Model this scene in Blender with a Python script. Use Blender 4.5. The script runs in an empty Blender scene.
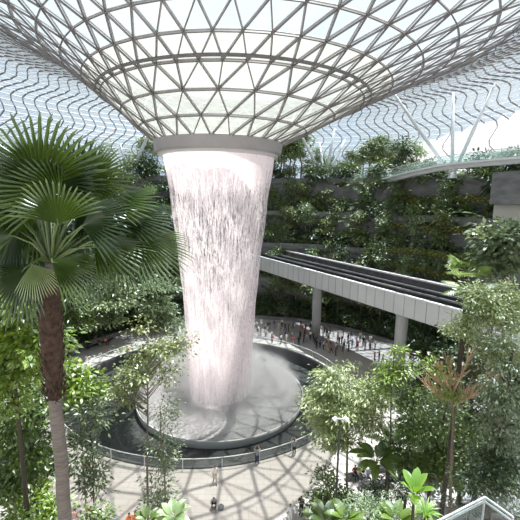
import bpy, math, random
import numpy as np
from mathutils import Vector, Matrix

random.seed(7)
RNG = np.random.default_rng(7)
SC = bpy.context.scene
COL = SC.collection
PI = math.pi
GROUND = 0.0
CAM_Z = 24.0

# ------------------------------------------------------------------ camera
cam_data = bpy.data.cameras.new('camera')
cam = bpy.data.objects.new('camera', cam_data)
COL.objects.link(cam)
cam_data.sensor_width = 36
cam_data.lens = 380 / 520 * 36
cam_data.clip_end = 2000
cam_data.clip_start = 0.05
PITCH, ROLL = math.radians(9.25), math.radians(-0.8)
CAM_M = Matrix.Translation((0, 0, CAM_Z)) @ Matrix.Rotation(PI / 2 - PITCH, 4, 'X') @ Matrix.Rotation(-ROLL, 4, 'Z')
cam.matrix_world = CAM_M
SC.camera = cam


def ray(px, py):
    d = CAM_M.to_3x3() @ Vector(((px - 260) / 380, (260 - py) / 380, -1))
    return d


def at(px, py, Y):
    "world point seen at a pixel, at distance Y in front of the camera"
    d = ray(px, py)
    return Vector((0, 0, CAM_Z)) + d * (Y / d.y)


def on_floor(px, py, z=0.0):
    d = ray(px, py)
    return Vector((0, 0, CAM_Z)) + d * ((z - CAM_Z) / d.z)


# ------------------------------------------------------------------ materials
def new_mat(name):
    m = bpy.data.materials.new(name)
    m.use_nodes = True
    nt = m.node_tree
    nt.nodes.clear()
    out = nt.nodes.new('ShaderNodeOutputMaterial')
    return m, nt, out


def N(nt, t, **kw):
    n = nt.nodes.new('ShaderNode' + t)
    for k, v in kw.items():
        if k.startswith('i_'):
            n.inputs[k[2:].replace('_', ' ')].default_value = v
        else:
            setattr(n, k, v)
    return n


def ramp(nt, stops):
    r = nt.nodes.new('ShaderNodeValToRGB')
    e = r.color_ramp.elements
    while len(e) < len(stops):
        e.new(0.5)
    for i, (p, c) in enumerate(stops):
        e[i].position = p
        e[i].color = (*c, 1) if len(c) == 3 else c
    return r


def surf(name, c1, c2=None, scale=2.0, rough=0.7, metal=0.0, bump=0.0, stretch=(1, 1, 1), detail=4, spec=0.5):
    m, nt, out = new_mat(name)
    b = N(nt, 'BsdfPrincipled')
    b.inputs['Roughness'].default_value = rough
    b.inputs['Metallic'].default_value = metal
    b.inputs['Specular IOR Level'].default_value = spec
    tc = N(nt, 'TexCoord')
    mp = N(nt, 'Mapping')
    mp.inputs['Scale'].default_value = stretch
    nz = N(nt, 'TexNoise')
    nz.inputs['Scale'].default_value = scale
    nz.inputs['Detail'].default_value = detail
    nt.links.new(tc.outputs['Object'], mp.inputs[0])
    nt.links.new(mp.outputs[0], nz.inputs['Vector'])
    r = ramp(nt, [(0.3, c1), (0.7, c2 or c1)])
    nt.links.new(nz.outputs['Fac'], r.inputs[0])
    nt.links.new(r.outputs[0], b.inputs['Base Color'])
    if bump:
        bp = N(nt, 'Bump')
        bp.inputs['Strength'].default_value = bump
        nt.links.new(nz.outputs['Fac'], bp.inputs['Height'])
        nt.links.new(bp.outputs[0], b.inputs['Normal'])
    nt.links.new(b.outputs[0], out.inputs[0])
    return m


def leafmat(name, c1, c2, trans=0.35, rough=0.45, gloss=0.08):
    m, nt, out = new_mat(name)
    geo = N(nt, 'NewGeometry')
    r = ramp(nt, [(0.0, c1), (1.0, c2)])
    nt.links.new(geo.outputs['Random Per Island'], r.inputs[0])
    d = N(nt, 'BsdfDiffuse')
    t = N(nt, 'BsdfTranslucent')
    g = N(nt, 'BsdfGlossy')
    g.inputs['Roughness'].default_value = rough
    g.inputs['Color'].default_value = (1, 1, 1, 1)
    mx = N(nt, 'MixShader')
    mx.inputs[0].default_value = trans
    mx2 = N(nt, 'MixShader')
    mx2.inputs[0].default_value = gloss
    nt.links.new(r.outputs[0], d.inputs[0])
    hs = N(nt, 'HueSaturation')
    hs.inputs['Saturation'].default_value = 1.1
    hs.inputs['Value'].default_value = 1.3
    hs.inputs['Hue'].default_value = 0.485
    nt.links.new(r.outputs[0], hs.inputs['Color'])
    nt.links.new(hs.outputs[0], t.inputs[0])
    nt.links.new(d.outputs[0], mx.inputs[1])
    nt.links.new(t.outputs[0], mx.inputs[2])
    nt.links.new(mx.outputs[0], mx2.inputs[1])
    nt.links.new(g.outputs[0], mx2.inputs[2])
    nt.links.new(mx2.outputs[0], out.inputs[0])
    return m


def glassmat(name, tint, frit, frit_col, gloss=0.06, trl=0.6):
    m, nt, out = new_mat(name)
    tr = N(nt, 'BsdfTransparent')
    tr.inputs[0].default_value = (*tint, 1)
    df = N(nt, 'BsdfDiffuse')
    df.inputs[0].default_value = (*frit_col, 1)
    tl = N(nt, 'BsdfTranslucent')
    tl.inputs[0].default_value = (*frit_col, 1)
    gl = N(nt, 'BsdfGlossy')
    gl.inputs['Roughness'].default_value = 0.1
    a = N(nt, 'MixShader')
    a.inputs[0].default_value = trl
    nt.links.new(df.outputs[0], a.inputs[1])
    nt.links.new(tl.outputs[0], a.inputs[2])
    b = N(nt, 'MixShader')
    b.inputs[0].default_value = frit
    nt.links.new(tr.outputs[0], b.inputs[1])
    nt.links.new(a.outputs[0], b.inputs[2])
    c = N(nt, 'MixShader')
    c.inputs[0].default_value = gloss
    nt.links.new(b.outputs[0], c.inputs[1])
    nt.links.new(gl.outputs[0], c.inputs[2])
    nt.links.new(c.outputs[0], out.inputs[0])
    return m


M = {}
M['steel'] = surf('roof_steel', (0.15, 0.135, 0.13), (0.20, 0.185, 0.18), 1.0, 0.5)
M['lit_web'] = surf('lit_web', (0.5, 0.49, 0.49), (0.56, 0.55, 0.55), 1.0, 0.5)  # pale tone standing in for sky light on the strut webs
M['white_steel'] = surf('white_steel', (0.75, 0.76, 0.76), (0.82, 0.82, 0.82), 1.0, 0.4)
M['funnel_glass'] = glassmat('funnel_glass', (0.89, 0.935, 0.90), 0.68, (0.27, 0.29, 0.276))
M['roof_glass'] = glassmat('roof_glass', (0.42, 0.49, 0.56), 0.14, (0.42, 0.49, 0.55), 0.06)
M['mid_glass'] = glassmat('mid_glass', (0.76, 0.84, 0.88), 0.30, (0.30, 0.335, 0.355))
M['clear_glass'] = glassmat('clear_glass', (0.97, 0.96, 0.97), 0.05, (0.85, 0.83, 0.85))
M['rail_glass'] = glassmat('rail_glass', (0.90, 0.95, 0.93), 0.07, (0.75, 0.85, 0.82), 0.06)
M['ring'] = surf('oculus_ring', (0.36, 0.33, 0.32), (0.42, 0.39, 0.38), 0.6, 0.45)
M['ring_light'] = surf('oculus_lip', (0.62, 0.60, 0.58), None, 0.6, 0.45)
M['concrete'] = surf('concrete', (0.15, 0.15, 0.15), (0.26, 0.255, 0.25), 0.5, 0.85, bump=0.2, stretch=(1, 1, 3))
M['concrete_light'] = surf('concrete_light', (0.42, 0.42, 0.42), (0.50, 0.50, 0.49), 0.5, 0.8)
M['dish_rim'] = surf('dish_rim', (0.40, 0.40, 0.40), (0.45, 0.45, 0.45), 0.6, 0.4)
M['basin'] = surf('basin_wall', (0.035, 0.037, 0.04), (0.06, 0.062, 0.065), 0.8, 0.5)
M['cream'] = surf('cream_soffit', (0.55, 0.53, 0.47), (0.6, 0.58, 0.52), 0.5, 0.8)
M['fascia'] = surf('fascia_panel', (0.60, 0.61, 0.60), (0.68, 0.68, 0.67), 0.3, 0.45)
M['joint'] = surf('joint', (0.2, 0.2, 0.2), None, 1, 0.7)
M['deck'] = surf('track_deck', (0.07, 0.07, 0.075), (0.12, 0.12, 0.12), 1.2, 0.8)
M['rail'] = surf('track_rail', (0.45, 0.43, 0.42), None, 1, 0.4, 0.4)
M['pinkish'] = surf('parapet_cap', (0.62, 0.56, 0.55), (0.7, 0.66, 0.64), 0.8, 0.6)
M['dark_metal'] = surf('dark_metal', (0.03, 0.03, 0.035), (0.05, 0.05, 0.05), 2, 0.4, 0.3)
M['bark'] = surf('bark', (0.16, 0.12, 0.085), (0.28, 0.23, 0.17), 6, 0.9, bump=0.5, stretch=(1, 1, 4))
M['bark_dark'] = surf('bark_dark', (0.05, 0.038, 0.03), (0.10, 0.08, 0.06), 6, 0.9, bump=0.5, stretch=(1, 1, 4))
M['bark_orange'] = surf('bark_orange', (0.50, 0.33, 0.21), (0.62, 0.45, 0.30), 6, 0.9)
M['palm_trunk'] = surf('palm_trunk', (0.12, 0.10, 0.085), (0.21, 0.185, 0.16), 9, 0.9, bump=0.6, stretch=(0.5, 0.5, 3))
M['palm_fibre'] = surf('palm_fibre', (0.028, 0.016, 0.010), (0.085, 0.05, 0.032), 9, 0.95, bump=0.6)
M['soil'] = surf('soil', (0.025, 0.028, 0.018), (0.05, 0.055, 0.03), 1.5, 0.95, bump=0.5)
M['skin'] = surf('skin', (0.42, 0.25, 0.17), (0.5, 0.31, 0.22), 8, 0.55)
M['hair'] = surf('hair', (0.012, 0.01, 0.009), (0.03, 0.022, 0.018), 20, 0.5)
for k, c in dict(white=(0.78, 0.77, 0.76), black=(0.015, 0.015, 0.018), grey=(0.25, 0.26, 0.28), red=(0.55, 0.06, 0.06),
                 maroon=(0.16, 0.02, 0.03), blue=(0.08, 0.16, 0.38), navy=(0.02, 0.03, 0.08), orange=(0.75, 0.25, 0.1),
                 pink=(0.7, 0.35, 0.38), green=(0.1, 0.25, 0.14), beige=(0.5, 0.42, 0.32), teal=(0.08, 0.3, 0.33)).items():
    M['cloth_' + k] = surf('cloth_' + k, c, tuple(min(1, v * 1.15) for v in c), 5, 0.85)
L = {}
L['bright'] = leafmat('leaf_bright', (0.13, 0.22, 0.025), (0.30, 0.42, 0.07))
L['mid'] = leafmat('leaf_mid', (0.07, 0.13, 0.025), (0.19, 0.27, 0.06))
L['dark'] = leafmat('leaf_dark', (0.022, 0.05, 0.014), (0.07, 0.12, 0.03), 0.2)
L['olive'] = leafmat('leaf_olive', (0.13, 0.18, 0.05), (0.30, 0.34, 0.12))
L['pale'] = leafmat('leaf_pale', (0.20, 0.30, 0.12), (0.40, 0.50, 0.25))
L['grey'] = leafmat('leaf_grey', (0.10, 0.145, 0.065), (0.26, 0.32, 0.17))
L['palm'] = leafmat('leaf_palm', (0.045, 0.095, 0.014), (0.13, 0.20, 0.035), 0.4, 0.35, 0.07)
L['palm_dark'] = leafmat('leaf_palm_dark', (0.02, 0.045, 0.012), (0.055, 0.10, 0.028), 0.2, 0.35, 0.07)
L['yellow'] = leafmat('petal_yellow', (0.65, 0.5, 0.03), (0.85, 0.7, 0.1))
L['wall'] = leafmat('leaf_wall', (0.08, 0.13, 0.035), (0.30, 0.38, 0.14), 0.3)
L['lime'] = leafmat('leaf_lime', (0.22, 0.42, 0.05), (0.38, 0.6, 0.12))
L['rust'] = leafmat('leaf_rust', (0.4, 0.2, 0.08), (0.55, 0.34, 0.16))


# plaza paving
def floor_mat():
    m, nt, out = new_mat('plaza_paving')
    b = N(nt, 'BsdfPrincipled')
    b.inputs['Roughness'].default_value = 0.5
    tc = N(nt, 'TexCoord')
    nz = N(nt, 'TexNoise')
    nz.inputs['Scale'].default_value = 0.35
    nz.inputs['Detail'].default_value = 5
    r = ramp(nt, [(0.3, (0.40, 0.365, 0.345)), (0.7, (0.48, 0.445, 0.425))])
    br = N(nt, 'TexBrick')
    br.inputs['Scale'].default_value = 1.0
    br.inputs['Brick Width'].default_value = 1.2
    br.inputs['Row Height'].default_value = 0.6
    br.inputs['Mortar Size'].default_value = 0.012
    br.inputs['Color1'].default_value = (1, 1, 1, 1)
    br.inputs['Color2'].default_value = (0.93, 0.92, 0.92, 1)
    br.inputs['Mortar'].default_value = (0.6, 0.58, 0.57, 1)
    mx = N(nt, 'MixRGB', blend_type='MULTIPLY')
    mx.inputs[0].default_value = 1
    nt.links.new(tc.outputs['Object'], nz.inputs['Vector'])
    nt.links.new(tc.outputs['Object'], br.inputs['Vector'])
    nt.links.new(nz.outputs['Fac'], r.inputs[0])
    nt.links.new(r.outputs[0], mx.inputs[1])
    nt.links.new(br.outputs[0], mx.inputs[2])
    nt.links.new(mx.outputs[0], b.inputs['Base Color'])
    nt.links.new(b.outputs[0], out.inputs[0])
    return m


M['floor'] = floor_mat()


def water_mat(name, c, rough, bump, scale):
    m, nt, out = new_mat(name)
    b = N(nt, 'BsdfPrincipled')
    b.inputs['Base Color'].default_value = (*c, 1)
    b.inputs['Roughness'].default_value = rough
    tc = N(nt, 'TexCoord')
    nz = N(nt, 'TexNoise')
    nz.inputs['Scale'].default_value = scale
    nz.inputs['Detail'].default_value = 6
    bp = N(nt, 'Bump')
    bp.inputs['Strength'].default_value = bump
    bp.inputs['Distance'].default_value = 0.1
    nt.links.new(tc.outputs['Object'], nz.inputs['Vector'])
    nt.links.new(nz.outputs['Fac'], bp.inputs['Height'])
    nt.links.new(bp.outputs[0], b.inputs['Normal'])
    nt.links.new(b.outputs[0], out.inputs[0])
    return m


M['moat'] = water_mat('moat_water', (0.045, 0.05, 0.05), 0.18, 0.4, 3)
M['dish_water'] = water_mat('dish_water', (0.22, 0.225, 0.225), 0.25, 0.6, 4)


def falls_mat(name, lo, hi, top_z, gap):
    "falling water: white drops, denser at the lip, streaky further down"
    m, nt, out = new_mat(name)
    tc = N(nt, 'TexCoord')
    mp = N(nt, 'Mapping')
    mp.inputs['Scale'].default_value = (4.2, 4.2, 0.13)
    nz = N(nt, 'TexNoise')
    nz.inputs['Scale'].default_value = 1.4
    nz.inputs['Detail'].default_value = 5
    nz.inputs['Roughness'].default_value = 0.6
    mp2 = N(nt, 'Mapping')
    mp2.inputs['Scale'].default_value = (5, 5, 1.7)
    n2 = N(nt, 'TexNoise')
    n2.inputs['Scale'].default_value = 1.5
    n2.inputs['Detail'].default_value = 3
    n2.inputs['Roughness'].default_value = 0.7
    nt.links.new(tc.outputs['Object'], mp.inputs[0])
    nt.links.new(mp.outputs[0], nz.inputs['Vector'])
    nt.links.new(tc.outputs['Object'], mp2.inputs[0])
    nt.links.new(mp2.outputs[0], n2.inputs['Vector'])
    add = N(nt, 'Math', operation='ADD')
    mul = N(nt, 'Math', operation='MULTIPLY')
    mul.inputs[1].default_value = 0.5
    nt.links.new(n2.outputs['Fac'], mul.inputs[0])
    nt.links.new(nz.outputs['Fac'], add.inputs[0])
    nt.links.new(mul.outputs[0], add.inputs[1])
    st = N(nt, 'MapRange')
    st.inputs['From Min'].default_value = 0.60
    st.inputs['From Max'].default_value = 0.86
    st.inputs['To Min'].default_value = lo
    st.inputs['To Max'].default_value = hi
    nt.links.new(add.outputs[0], st.inputs['Value'])
    # density by height: thick at the lip and again where spray builds up
    sep = N(nt, 'SeparateXYZ')
    nt.links.new(tc.outputs['Object'], sep.inputs[0])
    mr = N(nt, 'MapRange')
    mr.inputs['From Min'].default_value = top_z - gap
    mr.inputs['From Max'].default_value = top_z
    nt.links.new(sep.outputs['Z'], mr.inputs['Value'])
    mb = N(nt, 'MapRange')
    mb.inputs['From Min'].default_value = 18
    mb.inputs['From Max'].default_value = 6
    mb.inputs['To Max'].default_value = 0.45
    nt.links.new(sep.outputs['Z'], mb.inputs['Value'])
    mxx = N(nt, 'Math', operation='MAXIMUM')
    nt.links.new(mr.outputs[0], mxx.inputs[0])
    nt.links.new(mb.outputs[0], mxx.inputs[1])
    a = N(nt, 'Math', operation='ADD', use_clamp=True)
    nt.links.new(st.outputs[0], a.inputs[0])
    nt.links.new(mxx.outputs[0], a.inputs[1])
    tr = N(nt, 'BsdfTransparent')
    df = N(nt, 'BsdfDiffuse')
    df.inputs[0].default_value = (0.88, 0.825, 0.842, 1)
    tl = N(nt, 'BsdfTranslucent')
    tl.inputs[0].default_value = (0.88, 0.825, 0.842, 1)
    h = N(nt, 'MixShader')
    h.inputs[0].default_value = 0.5
    nt.links.new(df.outputs[0], h.inputs[1])
    nt.links.new(tl.outputs[0], h.inputs[2])
    mx = N(nt, 'MixShader')
    nt.links.new(a.outputs[0], mx.inputs[0])
    nt.links.new(tr.outputs[0], mx.inputs[1])
    nt.links.new(h.outputs[0], mx.inputs[2])
    nt.links.new(mx.outputs[0], out.inputs[0])
    return m


# ------------------------------------------------------------------ mesh helpers
def mesh_np(name, V, F, mats, midx=None, smooth=False):
    "F: list of faces, or an (n,k) array"
    me = bpy.data.meshes.new(name)
    V = np.asarray(V, dtype=np.float32).reshape(-1, 3)
    if isinstance(F, np.ndarray):
        n, k = F.shape
        me.vertices.add(len(V))
        me.vertices.foreach_set('co', V.ravel())
        me.loops.add(n * k)
        me.loops.foreach_set('vertex_index', F.astype(np.int32).ravel())
        me.polygons.add(n)
        me.polygons.foreach_set('loop_start', np.arange(0, n * k, k, dtype=np.int32))
        me.polygons.foreach_set('loop_total', np.full(n, k, dtype=np.int32))
        me.update(calc_edges=True)
    else:
        me.from_pydata(V.tolist(), [], F)
    for m in (mats if isinstance(mats, (list, tuple)) else [mats]):
        me.materials.append(m)
    if midx is not None:
        me.polygons.foreach_set('material_index', np.asarray(midx, dtype=np.int32))
    if smooth:
        me.polygons.foreach_set('use_smooth', np.ones(len(me.polygons), dtype=bool))
    me.update()
    return me


class MB:
    "collects simple shapes into one mesh"

    def __init__(s):
        s.V, s.F, s.I, s.mi = [], [], [], 0

    def face(s, pts):
        b = len(s.V)
        s.V += [tuple(p) for p in pts]
        s.F.append(list(range(b, b + len(pts))))
        s.I.append(s.mi)

    def box(s, lo, hi, R=None):
        x0, y0, z0 = lo
        x1, y1, z1 = hi
        P = [Vector(p) for p in ((x0, y0, z0), (x1, y0, z0), (x1, y1, z0), (x0, y1, z0), (x0, y0, z1), (x1, y0, z1), (x1, y1, z1), (x0, y1, z1))]
        if R is not None:
            P = [R @ p for p in P]
        b = len(s.V)
        s.V += [tuple(p) for p in P]
        for f in ((0, 3, 2, 1), (4, 5, 6, 7), (0, 1, 5, 4), (1, 2, 6, 5), (2, 3, 7, 6), (3, 0, 4, 7)):
            s.F.append([b + i for i in f])
            s.I.append(s.mi)

    def bar(s, a, b_, w, h, up=(0, 0, 1)):
        "rectangular bar from a to b, w across, h along up"
        a, b_ = Vector(a), Vector(b_)
        d = (b_ - a).normalized()
        u = Vector(up)
        u = (u - d * u.dot(d)).normalized()
        x = d.cross(u)
        P = []
        for p in (a, b_):
            for sx, su in ((-1, -1), (1, -1), (1, 1), (-1, 1)):
                P.append(p + x * (sx * w / 2) + u * (su * h / 2))
        b = len(s.V)
        s.V += [tuple(p) for p in P]
        for f in ((0, 1, 5, 4), (1, 2, 6, 5), (2, 3, 7, 6), (3, 0, 4, 7), (3, 2, 1, 0), (4, 5, 6, 7)):
            s.F.append([b + i for i in f])
            s.I.append(s.mi)

    def tube(s, pts, rad, n=8, cap=True):
        pts = [Vector(p) for p in pts]
        if not isinstance(rad, (list, tuple)):
            rad = [rad] * len(pts)
        b = len(s.V)
        ref = Vector((0.31, 0.17, 0.93)).normalized()
        for i, p in enumerate(pts):
            d = (pts[min(i + 1, len(pts) - 1)] - pts[max(i - 1, 0)]).normalized()
            x = d.cross(ref)
            if x.length < 1e-3:
                x = d.cross(Vector((1, 0, 0)))
            x.normalize()
            y = d.cross(x)
            for k in range(n):
                a = 2 * PI * k / n
                s.V.append(tuple(p + (x * math.cos(a) + y * math.sin(a)) * rad[i]))
        for i in range(len(pts) - 1):
            for k in range(n):
                k2 = (k + 1) % n
                s.F.append([b + i * n + k, b + i * n + k2, b + (i + 1) * n + k2, b + (i + 1) * n + k])
                s.I.append(s.mi)
        if cap:
            s.F.append([b + k for k in range(n)][::-1])
            s.I.append(s.mi)
            e = b + (len(pts) - 1) * n
            s.F.append([e + k for k in range(n)])
            s.I.append(s.mi)

    def blob(s, c, r, n=8, m=6):
        "ellipsoid"
        c = Vector(c)
        r = Vector(r) if hasattr(r, '__len__') else Vector((r, r, r))
        b = len(s.V)
        for i in range(m + 1):
            t = PI * i / m
            for k in range(n):
                a = 2 * PI * k / n
                s.V.append((c.x + r.x * math.sin(t) * math.cos(a), c.y + r.y * math.sin(t) * math.sin(a), c.z + r.z * math.cos(t)))
        for i in range(m):
            for k in range(n):
                k2 = (k + 1) % n
                s.F.append([b + i * n + k, b + (i + 1) * n + k, b + (i + 1) * n + k2, b + i * n + k2])
                s.I.append(s.mi)

    def mesh(s, name, mats, smooth=False):
        return mesh_np(name, s.V, s.F, mats, s.I if isinstance(mats, (list, tuple)) else None, smooth)

    def build(s, name, mats, parent=None, smooth=False, loc=None):
        return link(name, s.mesh(name, mats, smooth), parent, loc)


def link(name, me, parent=None, loc=None):
    o = bpy.data.objects.new(name, me)
    COL.objects.link(o)
    if parent is not None:
        o.parent = parent
    if loc is not None:
        o.location = loc
    return o


def tag(o, label=None, cat=None, group=None, kind=None):
    if label: o['label'] = label
    if cat: o['category'] = cat
    if group: o['group'] = group
    if kind: o['kind'] = kind
    return o


def empty(name, loc, label=None, cat=None, group=None, rz=0.0):
    o = bpy.data.objects.new(name, None)
    o.empty_display_size = 0.3
    COL.objects.link(o)
    o.location = loc
    o.rotation_euler = (0, 0, rz)
    return tag(o, label, cat, group)


def structure(o):
    o['kind'] = 'structure'
    return o


def copy_tree(o, parent=None):
    c = o.copy()
    COL.objects.link(c)
    if parent is not None:
        c.parent = parent
    for ch in KIDS.get(o.name, None) or list(o.children):
        copy_tree(ch, c)
    return c


KIDS = {}


def lathe(profile, a0, a1, n, cx=0, cy=0, ax=1.0, ay=1.0, closed=False):
    V, F = [], []
    for (r, z) in profile:
        for k in range(n + (0 if closed else 1)):
            a = a0 + (a1 - a0) * k / n
            V.append((cx + r * ax * math.cos(a), cy + r * ay * math.sin(a), z))
    w = n if closed else n + 1
    for i in range(len(profile) - 1):
        for k in range(n):
            k2 = (k + 1) % w
            F.append([i * w + k, i * w + k2, (i + 1) * w + k2, (i + 1) * w + k])
    return V, F


# ------------------------------------------------------------------ world and sun
w = bpy.data.worlds.new('sky')
SC.world = w
w.use_nodes = True
nt = w.node_tree
nt.nodes.clear()
wo = nt.nodes.new('ShaderNodeOutputWorld')
bg = nt.nodes.new('ShaderNodeBackground')
tc = N(nt, 'TexCoord')
nz = N(nt, 'TexNoise')
nz.inputs['Scale'].default_value = 2.2
nz.inputs['Detail'].default_value = 6
cr = ramp(nt, [(0.35, (0.80, 0.90, 1.0)), (0.6, (1.0, 0.99, 0.98))])
nt.links.new(tc.outputs['Generated'], nz.inputs['Vector'])
nt.links.new(nz.outputs['Fac'], cr.inputs[0])
nt.links.new(cr.outputs[0], bg.inputs[0])
bg.inputs[1].default_value = 0.75
nt.links.new(bg.outputs[0], wo.inputs[0])

sd = bpy.data.lights.new('sun', 'SUN')
sd.energy = 11.0
sd.angle = math.radians(0.6)
sd.color = (1.0, 0.96, 0.90)
sun = bpy.data.objects.new('sun', sd)
COL.objects.link(sun)
sun.location = (0, 0, 80)
sun.rotation_euler = Vector((-0.16, -0.20, -1.0)).to_track_quat('-Z', 'Y').to_euler()

SC.view_settings.view_transform = 'Standard'
SC.view_settings.look = 'None'
SC.view_settings.exposure = 0.72
SC.view_settings.gamma = 1
SC.view_settings.use_curve_mapping = False
SC.cycles.transparent_max_bounces = 24
SC.cycles.max_bounces = 7
SC.cycles.diffuse_bounces = 4
SC.cycles.volume_bounces = 3
SC.cycles.sample_clamp_indirect = 6
SC.cycles.caustics_reflective = False
SC.cycles.caustics_refractive = False

# ------------------------------------------------------------------ roof: funnel-shaped gridshell
AX, AY = -5.0, 46.0
RR = [7.1, 9.6, 12, 14.4, 16.6, 18.8, 21.1, 23.5, 26, 28.6, 31.3, 34, 36.8, 39.6, 42.2, 44.6, 46.8, 48.7, 50.3, 51.6, 52.5, 53.1, 53.4]
ZZ = [5.95, 7.4, 9.0, 10.5, 11.75, 13.0, 14.3, 15.5, 16.6, 17.5, 18.2, 18.6, 18.6, 18.2, 17.3, 16.0, 14.3, 12.3, 10.0, 7.5, 5.0, 2.6, 0.6]
_r, _z = RR[8:], ZZ[8:]
_s = [0.0]
for _i in range(1, len(_r)):
    _s.append(_s[-1] + math.hypot(_r[_i] - _r[_i - 1], _z[_i] - _z[_i - 1]))
_m = 34
_q = np.linspace(0, _s[-1], _m)
RR = RR[:8] + [float(v) for v in np.interp(_q, _s, _r)]
ZZ = ZZ[:8] + [float(v) for v in np.interp(_q, _s, _z)]
DIV = [24, 24, 24] + [48] * 6 + [144] * (len(RR) - 9)
GC = 4.9
SKIP = 3


def ring_center(r):
    return -5.0 + 4.25 * min(1.0, (r - 7.1) / 16.4) + 0.9 * max(0.0, (r - 23.5) / 30)


def roof_pt(k, j):
    n = DIV[k]
    off = 0.5 if k % 2 else 0.0
    if DIV[k] == 48 and k >= 3: off = 0.0 if k % 2 else 0.5
    if k >= 9: off = 0.5 + 0.6 * math.sin((k - 9) * 2 * PI / 7.0)
    a = 2 * PI * (j + off) / n
    if n == 48 : a -= 0
    return Vector((ring_center(RR[k]) + RR[k] * math.cos(a), AY + RR[k] * math.sin(a), CAM_Z + ZZ[k])), a


nodes = [[roof_pt(k, j)[0] for j in range(DIV[k])] for k in range(len(RR))]
angs = [[roof_pt(k, j)[1] % (2 * PI) for j in range(DIV[k])] for k in range(len(RR))]
tris, edges = [], set()
for k in range(len(RR) - 1):
    # triangulated strip between two rings, walked by angle
    A = sorted(range(DIV[k]), key=lambda j: angs[k][j])
    B = sorted(range(DIV[k + 1]), key=lambda j: angs[k + 1][j])
    i = j = 0
    if k >= 9:
        for q_ in range(144):
            a, b, c, d = (k, q_), (k, (q_ + 1) % 144), (k + 1, (q_ + 1) % 144), (k + 1, q_)
            tris += [(a, b, c), (a, c, d)]
            edges |= {tuple(sorted(e)) for e in ((a, b), (a, d), (a, c), (d, c))}
        continue
    na, nb = len(A), len(B)
    aa = lambda i: angs[k][A[i % na]] + 2 * PI * (i // na)
    bb = lambda j: angs[k + 1][B[j % nb]] + 2 * PI * (j // nb)
    while i < na or j < nb:
        a, b = (k, A[i % na]), (k + 1, B[j % nb])
        adv_a = False
        if j >= nb:
            adv_a = True
        elif i < na:
            d1 = abs(aa(i + 1) - bb(j))
            d2 = abs(bb(j + 1) - aa(i))
            adv_a = d1 < d2
        if adv_a:
            c = (k, A[(i + 1) % na]); i += 1
        else:
            c = (k + 1, B[(j + 1) % nb]); j += 1
        tris.append((a, b, c))
        for e in ((a, b), (b, c), (a, c)):
            edges.add(tuple(sorted(e)))


def shell_normal(k, p):
    k0, k1 = max(0, k - 1), min(len(RR) - 1, k + 1)
    dr, dz = RR[k1] - RR[k0], ZZ[k1] - ZZ[k0]
    v = Vector((p.x - ring_center(RR[k]), p.y - AY, 0)).normalized()
    n = Vector((v.x * -dz, v.y * -dz, dr)).normalized()
    return n


def is_clear(c):
    return c.x > 27 and c.y > 45 and c.z < CAM_Z + 3.0 + 0.27 * c.x


V, F, I = [], [], []
vid = {}
for k in range(len(RR)):
    for j in range(DIV[k]):
        p = nodes[k][j]
        vid[(k, j)] = len(V)
        V.append(p + shell_normal(k, p) * 0.28)
for t in tris:
    F.append([vid[x] for x in t])
    c = sum((nodes[x[0]][x[1]] for x in t), Vector()) / 3
    I.append(2 if is_clear(c) else (0 if max(x[0] for x in t) <= GC else (3 if max(x[0] for x in t) <= 8.5 else 1)))
glz = mesh_np('ceiling', [tuple(v) for v in V], F, [M['funnel_glass'], M['roof_glass'], M['clear_glass'], M['mid_glass']], I)
ceiling = structure(link('ceiling', glz))
fr = MB()
lt = MB()
web = MB()
for a, b in edges:
    pa, pb = nodes[a[0]][a[1]], nodes[b[0]][b[1]]
    n = shell_normal(a[0], pa)
    mid = (pa + pb) / 2
    if is_clear(mid) and not (a[0] != b[0] and a[1] != b[1] and a[0] % 2 == 0) and (a[0] % 2 or a[0] != b[0]) and a[1] % 4: continue
    hoop = a[0] == b[0]
    if a[0] < 9:
        fr.bar(pa, pb, 0.095 if hoop else 0.065, 0.16, n)
        web.bar(pa + n * 0.24, pb + n * 0.24, 0.12, 0.08, n)  # added pale bar beside each dark strut, imitating its sky-lit web
    elif hoop:
        lt.bar(pa, pb, 0.10, 0.14, n)
    else:       # one family of diagonals carries, the other is a light tie; they swap every few hoops
        d_ = (angs[b[0]][b[1]] - angs[a[0]][a[1]] + PI) % (2 * PI) - PI
        if a[1] == b[1]:
            fr.bar(pa, pb, 0.12, 0.2, n)
        else:
            lt.bar(pa, pb, 0.035, 0.08, n)
# doubled hoop where the lattice splits
p3 = []
for j in range(96):
    a = 2 * PI * j / 96
    r = RR[3] + 0.55
    p3.append(Vector((ring_center(r) + r * math.cos(a), AY + r * math.sin(a), CAM_Z + ZZ[3] + 0.25)))
for j in range(96):
    fr.bar(p3[j], p3[(j + 1) % 96], 0.10, 0.26)
fr.build('roof_frame', M['steel'], ceiling)
lt.build('roof_tie', M['white_steel'], ceiling)
web.build('lit_web', M['lit_web'], ceiling)
# oculus ring
V, F = lathe([(7.45, 30.15), (7.3, 29.05), (7.0, 28.85), (6.35, 28.85), (6.3, 29.3), (6.6, 30.1), (7.45, 30.15)], 0, 2 * PI, 96, AX, AY, closed=True)
rg = link('oculus_ring', mesh_np('oculus_ring', V, F, M['ring'], smooth=False), ceiling)
V, F = lathe([(6.95, 28.9), (6.9, 28.6), (6.45, 28.55), (6.4, 28.9)], 0, 2 * PI, 96, AX, AY, closed=True)
link('drip_lip', mesh_np('drip_lip', V, F, M['ring_light']), rg)

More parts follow.
